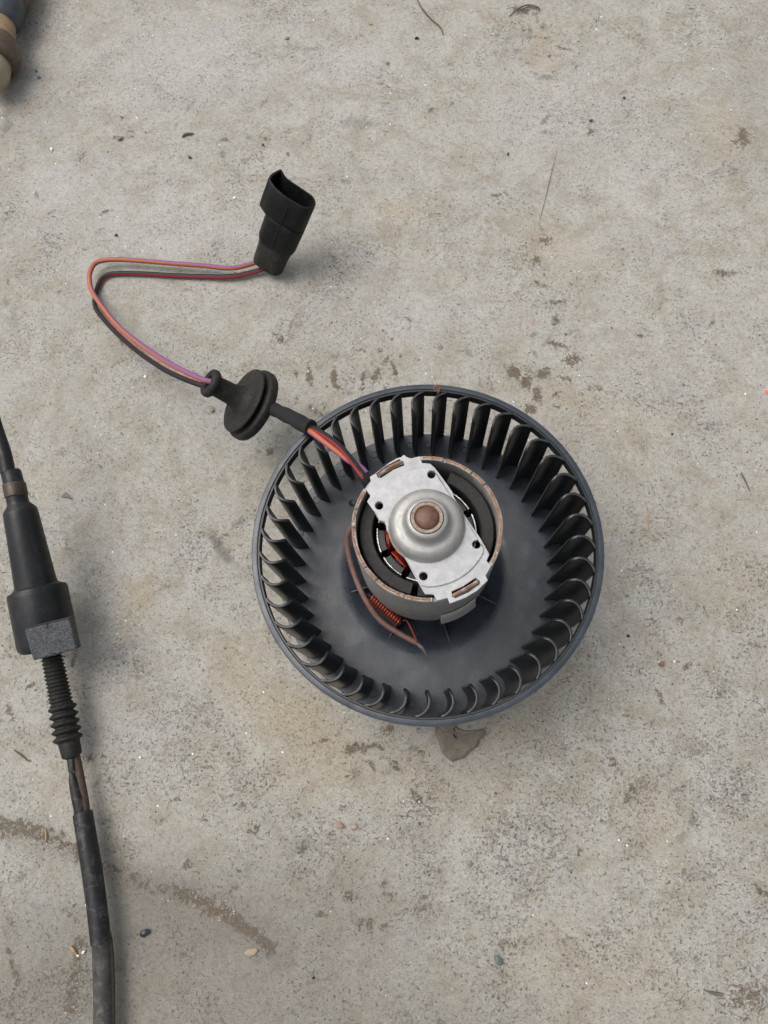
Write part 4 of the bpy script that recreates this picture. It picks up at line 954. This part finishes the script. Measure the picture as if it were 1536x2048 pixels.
# torn black triangle
tp = [at(123, 994, 0.3), at(131, 985, 0.3), at(145, 998, 0.3), at(137, 996, 0.3)]
g = G(); g.add(*prism([(p.x, p.y) for p in tp], 0.05, 1.1)); o = g.build('rubber_scrap', M['insul'], smooth=False); tag(rebase(o), 'small black torn triangle right of the tapered adjuster', 'scrap')
tp = [at(1408, 1980, 0.3), at(1430, 1984, 0.3), at(1446, 1986, 0.3), at(1445, 1992, 0.3), at(1432, 1992, 0.3), at(1418, 1986, 0.3)]
M['bark'] = plain('grey_bark', (0.085, 0.078, 0.062), (0.13, 0.12, 0.10), 0.5, 0.8, bump=0.4)
g = G(); g.add(*prism([(p.x, p.y) for p in tp], 0.05, 0.9)); o = g.build('wood_sliver', M['bark'], smooth=False); tag(rebase(o), 'thin grey-brown wood sliver in the lower right corner', 'sliver')
M['twig'] = plain('dry_twig', (0.085, 0.065, 0.045), (0.15, 0.12, 0.09), 0.5, 0.8, bump=0.3)
M['straw'] = plain('dry_straw', (0.34, 0.20, 0.09), (0.45, 0.30, 0.15), 0.5, 0.7, bump=0.2)
def twig(pts, r, mat, label, name='twig', cat='twig'):
    P = smooth_path([at(x, y, z) for x, y, z in pts], 6); n_ = len(P)
    g = G(); g.add(*tube(P, [r * (0.45 + 0.55 * math.sin(math.pi * (i + 1) / (n_ + 1))) for i in range(n_)], 6)); o = g.build(name, mat); return tag(rebase(o), label, cat, GRP.get(cat))
twig([(830, -10, .6), (845, 18, .8), (862, 38, .7), (880, 54, .6), (887, 70, .5)], 0.5, M['twig'], 'thin dark curved twig at the top edge')
twig([(1018, 33, .6), (1035, 18, 1.2), (1055, 10, 1.5), (1075, 14, 1), (1080, 20, .6)], 0.5, M['twig'], 'dark hooked twig on a dirt patch at the top edge')
twig([(1034, 28, .6), (1050, 16, 1.6), (1066, 12, 1.6), (1080, 22, .8)], 0.35, M['twig'], 'thinner twig crossing the hooked twig')
twig([(1078, 445, .4), (1090, 400, .5), (1102, 350, .6), (1114, 300, .5)], 0.16, M['twig'], 'long hair-thin brown fibre standing left in the upper right quarter', 'fibre', 'fibre')
twig([(1294, 1012, .4), (1296, 1035, .7), (1297, 1060, .4)], 0.35, M['straw'], 'short orange straw right of the wheel', 'straw', 'straw')
twig([(1482, 945, .5), (1490, 960, .8), (1500, 982, .5)], 0.35, M['twig'], 'short grey twig near the right edge', 'twig')
twig([(364, 274, .6), (372, 268, 1.0), (387, 267, .6)], 0.8, M['bark'], 'thick short brown wood splinter in the upper left quarter', 'splinter', 'splinter')
twig([(28, 1500, .5), (42, 1510, .9), (56, 1522, .5)], 0.45, M['twig'], 'straight brown twig left of the bellows', 'twig')
twig([(90, 1655, .5), (92, 1670, .9), (91, 1685, .5)], 0.35, M['straw'], 'pale upright straw in the dirt streak at the left', 'straw', 'straw')
twig([(140, 1893, .5), (147, 1900, 1.3), (153, 1909, .5)], 0.6, M['straw'], 'curled tan husk left of the white stone', 'husk', 'husk')
# root tuft on the rim
g = G(); rr = random.Random(3)
c0 = at(873, 778, 60.5)
for i in range(22):
    a = rr.uniform(0, 6.28); l = rr.uniform(1.0, 3.2); up = rr.uniform(0.2, 1.4)
    d_ = Vector((math.cos(a) * l * 0.7, math.sin(a) * l, up)); s0_ = c0 + Vector((rr.uniform(-.8, .8), rr.uniform(-1.4, 1.4), 0))
    g.add(*tube(smooth_path([s0_, s0_ + d_ * 0.5 + Vector((rr.uniform(-.4, .4), rr.uniform(-.4, .4), 0.4)), s0_ + d_], 3), 0.13, 5))
M['tuft'] = plain('dry_moss', (0.19, 0.10, 0.055), (0.28, 0.17, 0.10), 1.0, 0.85, bump=0.2)
o = g.build('moss_tuft', M['tuft']); tag(rebase(o), 'tiny brown tuft of dry moss on top of the wheel rim', 'moss')

# loose sand grains: nobody could count them
def grit(name, mats, count, seed, smin, smax, zone=None):
    rr = random.Random(seed); g = G()
    for i in range(count):
        if zone and rr.random() < 0.75:
            zc = rr.choice(zone); px = rr.gauss(zc[0], zc[2]); py = rr.gauss(zc[1], zc[3])
        else: px, py = rr.uniform(-30, 1566), rr.uniform(-30, 2078)
        p = at(px, py); s = smin + (smax - smin) * rr.random() ** 3
        v = [Vector((rr.uniform(.5, 1) * x, rr.uniform(.5, 1) * y, rr.uniform(.5, .9) * z)) * s for x, y, z in ((1, 0, 0), (-1, 0, 0), (0, 1, 0), (0, -1, 0), (0, 0, 1), (0, 0, -.3))]
        a = rr.uniform(0, 6.28); v = [Vector((q.x * math.cos(a) - q.y * math.sin(a), q.x * math.sin(a) + q.y * math.cos(a), q.z)) + Vector((p.x, p.y, 0.05)) for q in v]
        g.add(v, [(0, 2, 4), (2, 1, 4), (1, 3, 4), (3, 0, 4), (2, 0, 5), (1, 2, 5), (3, 1, 5), (0, 3, 5)])
    o = obj(name, g.v, g.f, mats, None, smooth=False); o['kind'] = 'stuff'
    o['label'] = {'pale_sand': 'scattered pale sand grains on the concrete', 'dark_sand': 'scattered dark grit on the concrete', 'brown_sand': 'brown grit lying in the dirt streaks'}[name]; o['category'] = 'grit'; return o
zone = [(60, 1662, 40, 8), (120, 1685, 25, 10), (400, 1800, 40, 10), (440, 1822, 20, 10), (150, 1970, 12, 40), (1145, 720, 14, 8), (1060, 790, 20, 24), (1300, 1700, 60, 90), (1040, 20, 24, 12)]
grit('pale_sand', plain('pale_quartz', (0.60, 0.58, 0.54), (0.85, 0.83, 0.8), 1.0, 0.25, bump=0), 900, 11, 0.10, 0.42, zone)
grit('dark_sand', plain('dark_grit', (0.035, 0.032, 0.028), (0.09, 0.08, 0.07), 1.0, 0.7, bump=0), 700, 12, 0.12, 0.62)
grit('brown_sand', plain('brown_grit', (0.16, 0.10, 0.06), (0.34, 0.24, 0.16), 1.0, 0.8, bump=0), 900, 13, 0.12, 0.60, zone)
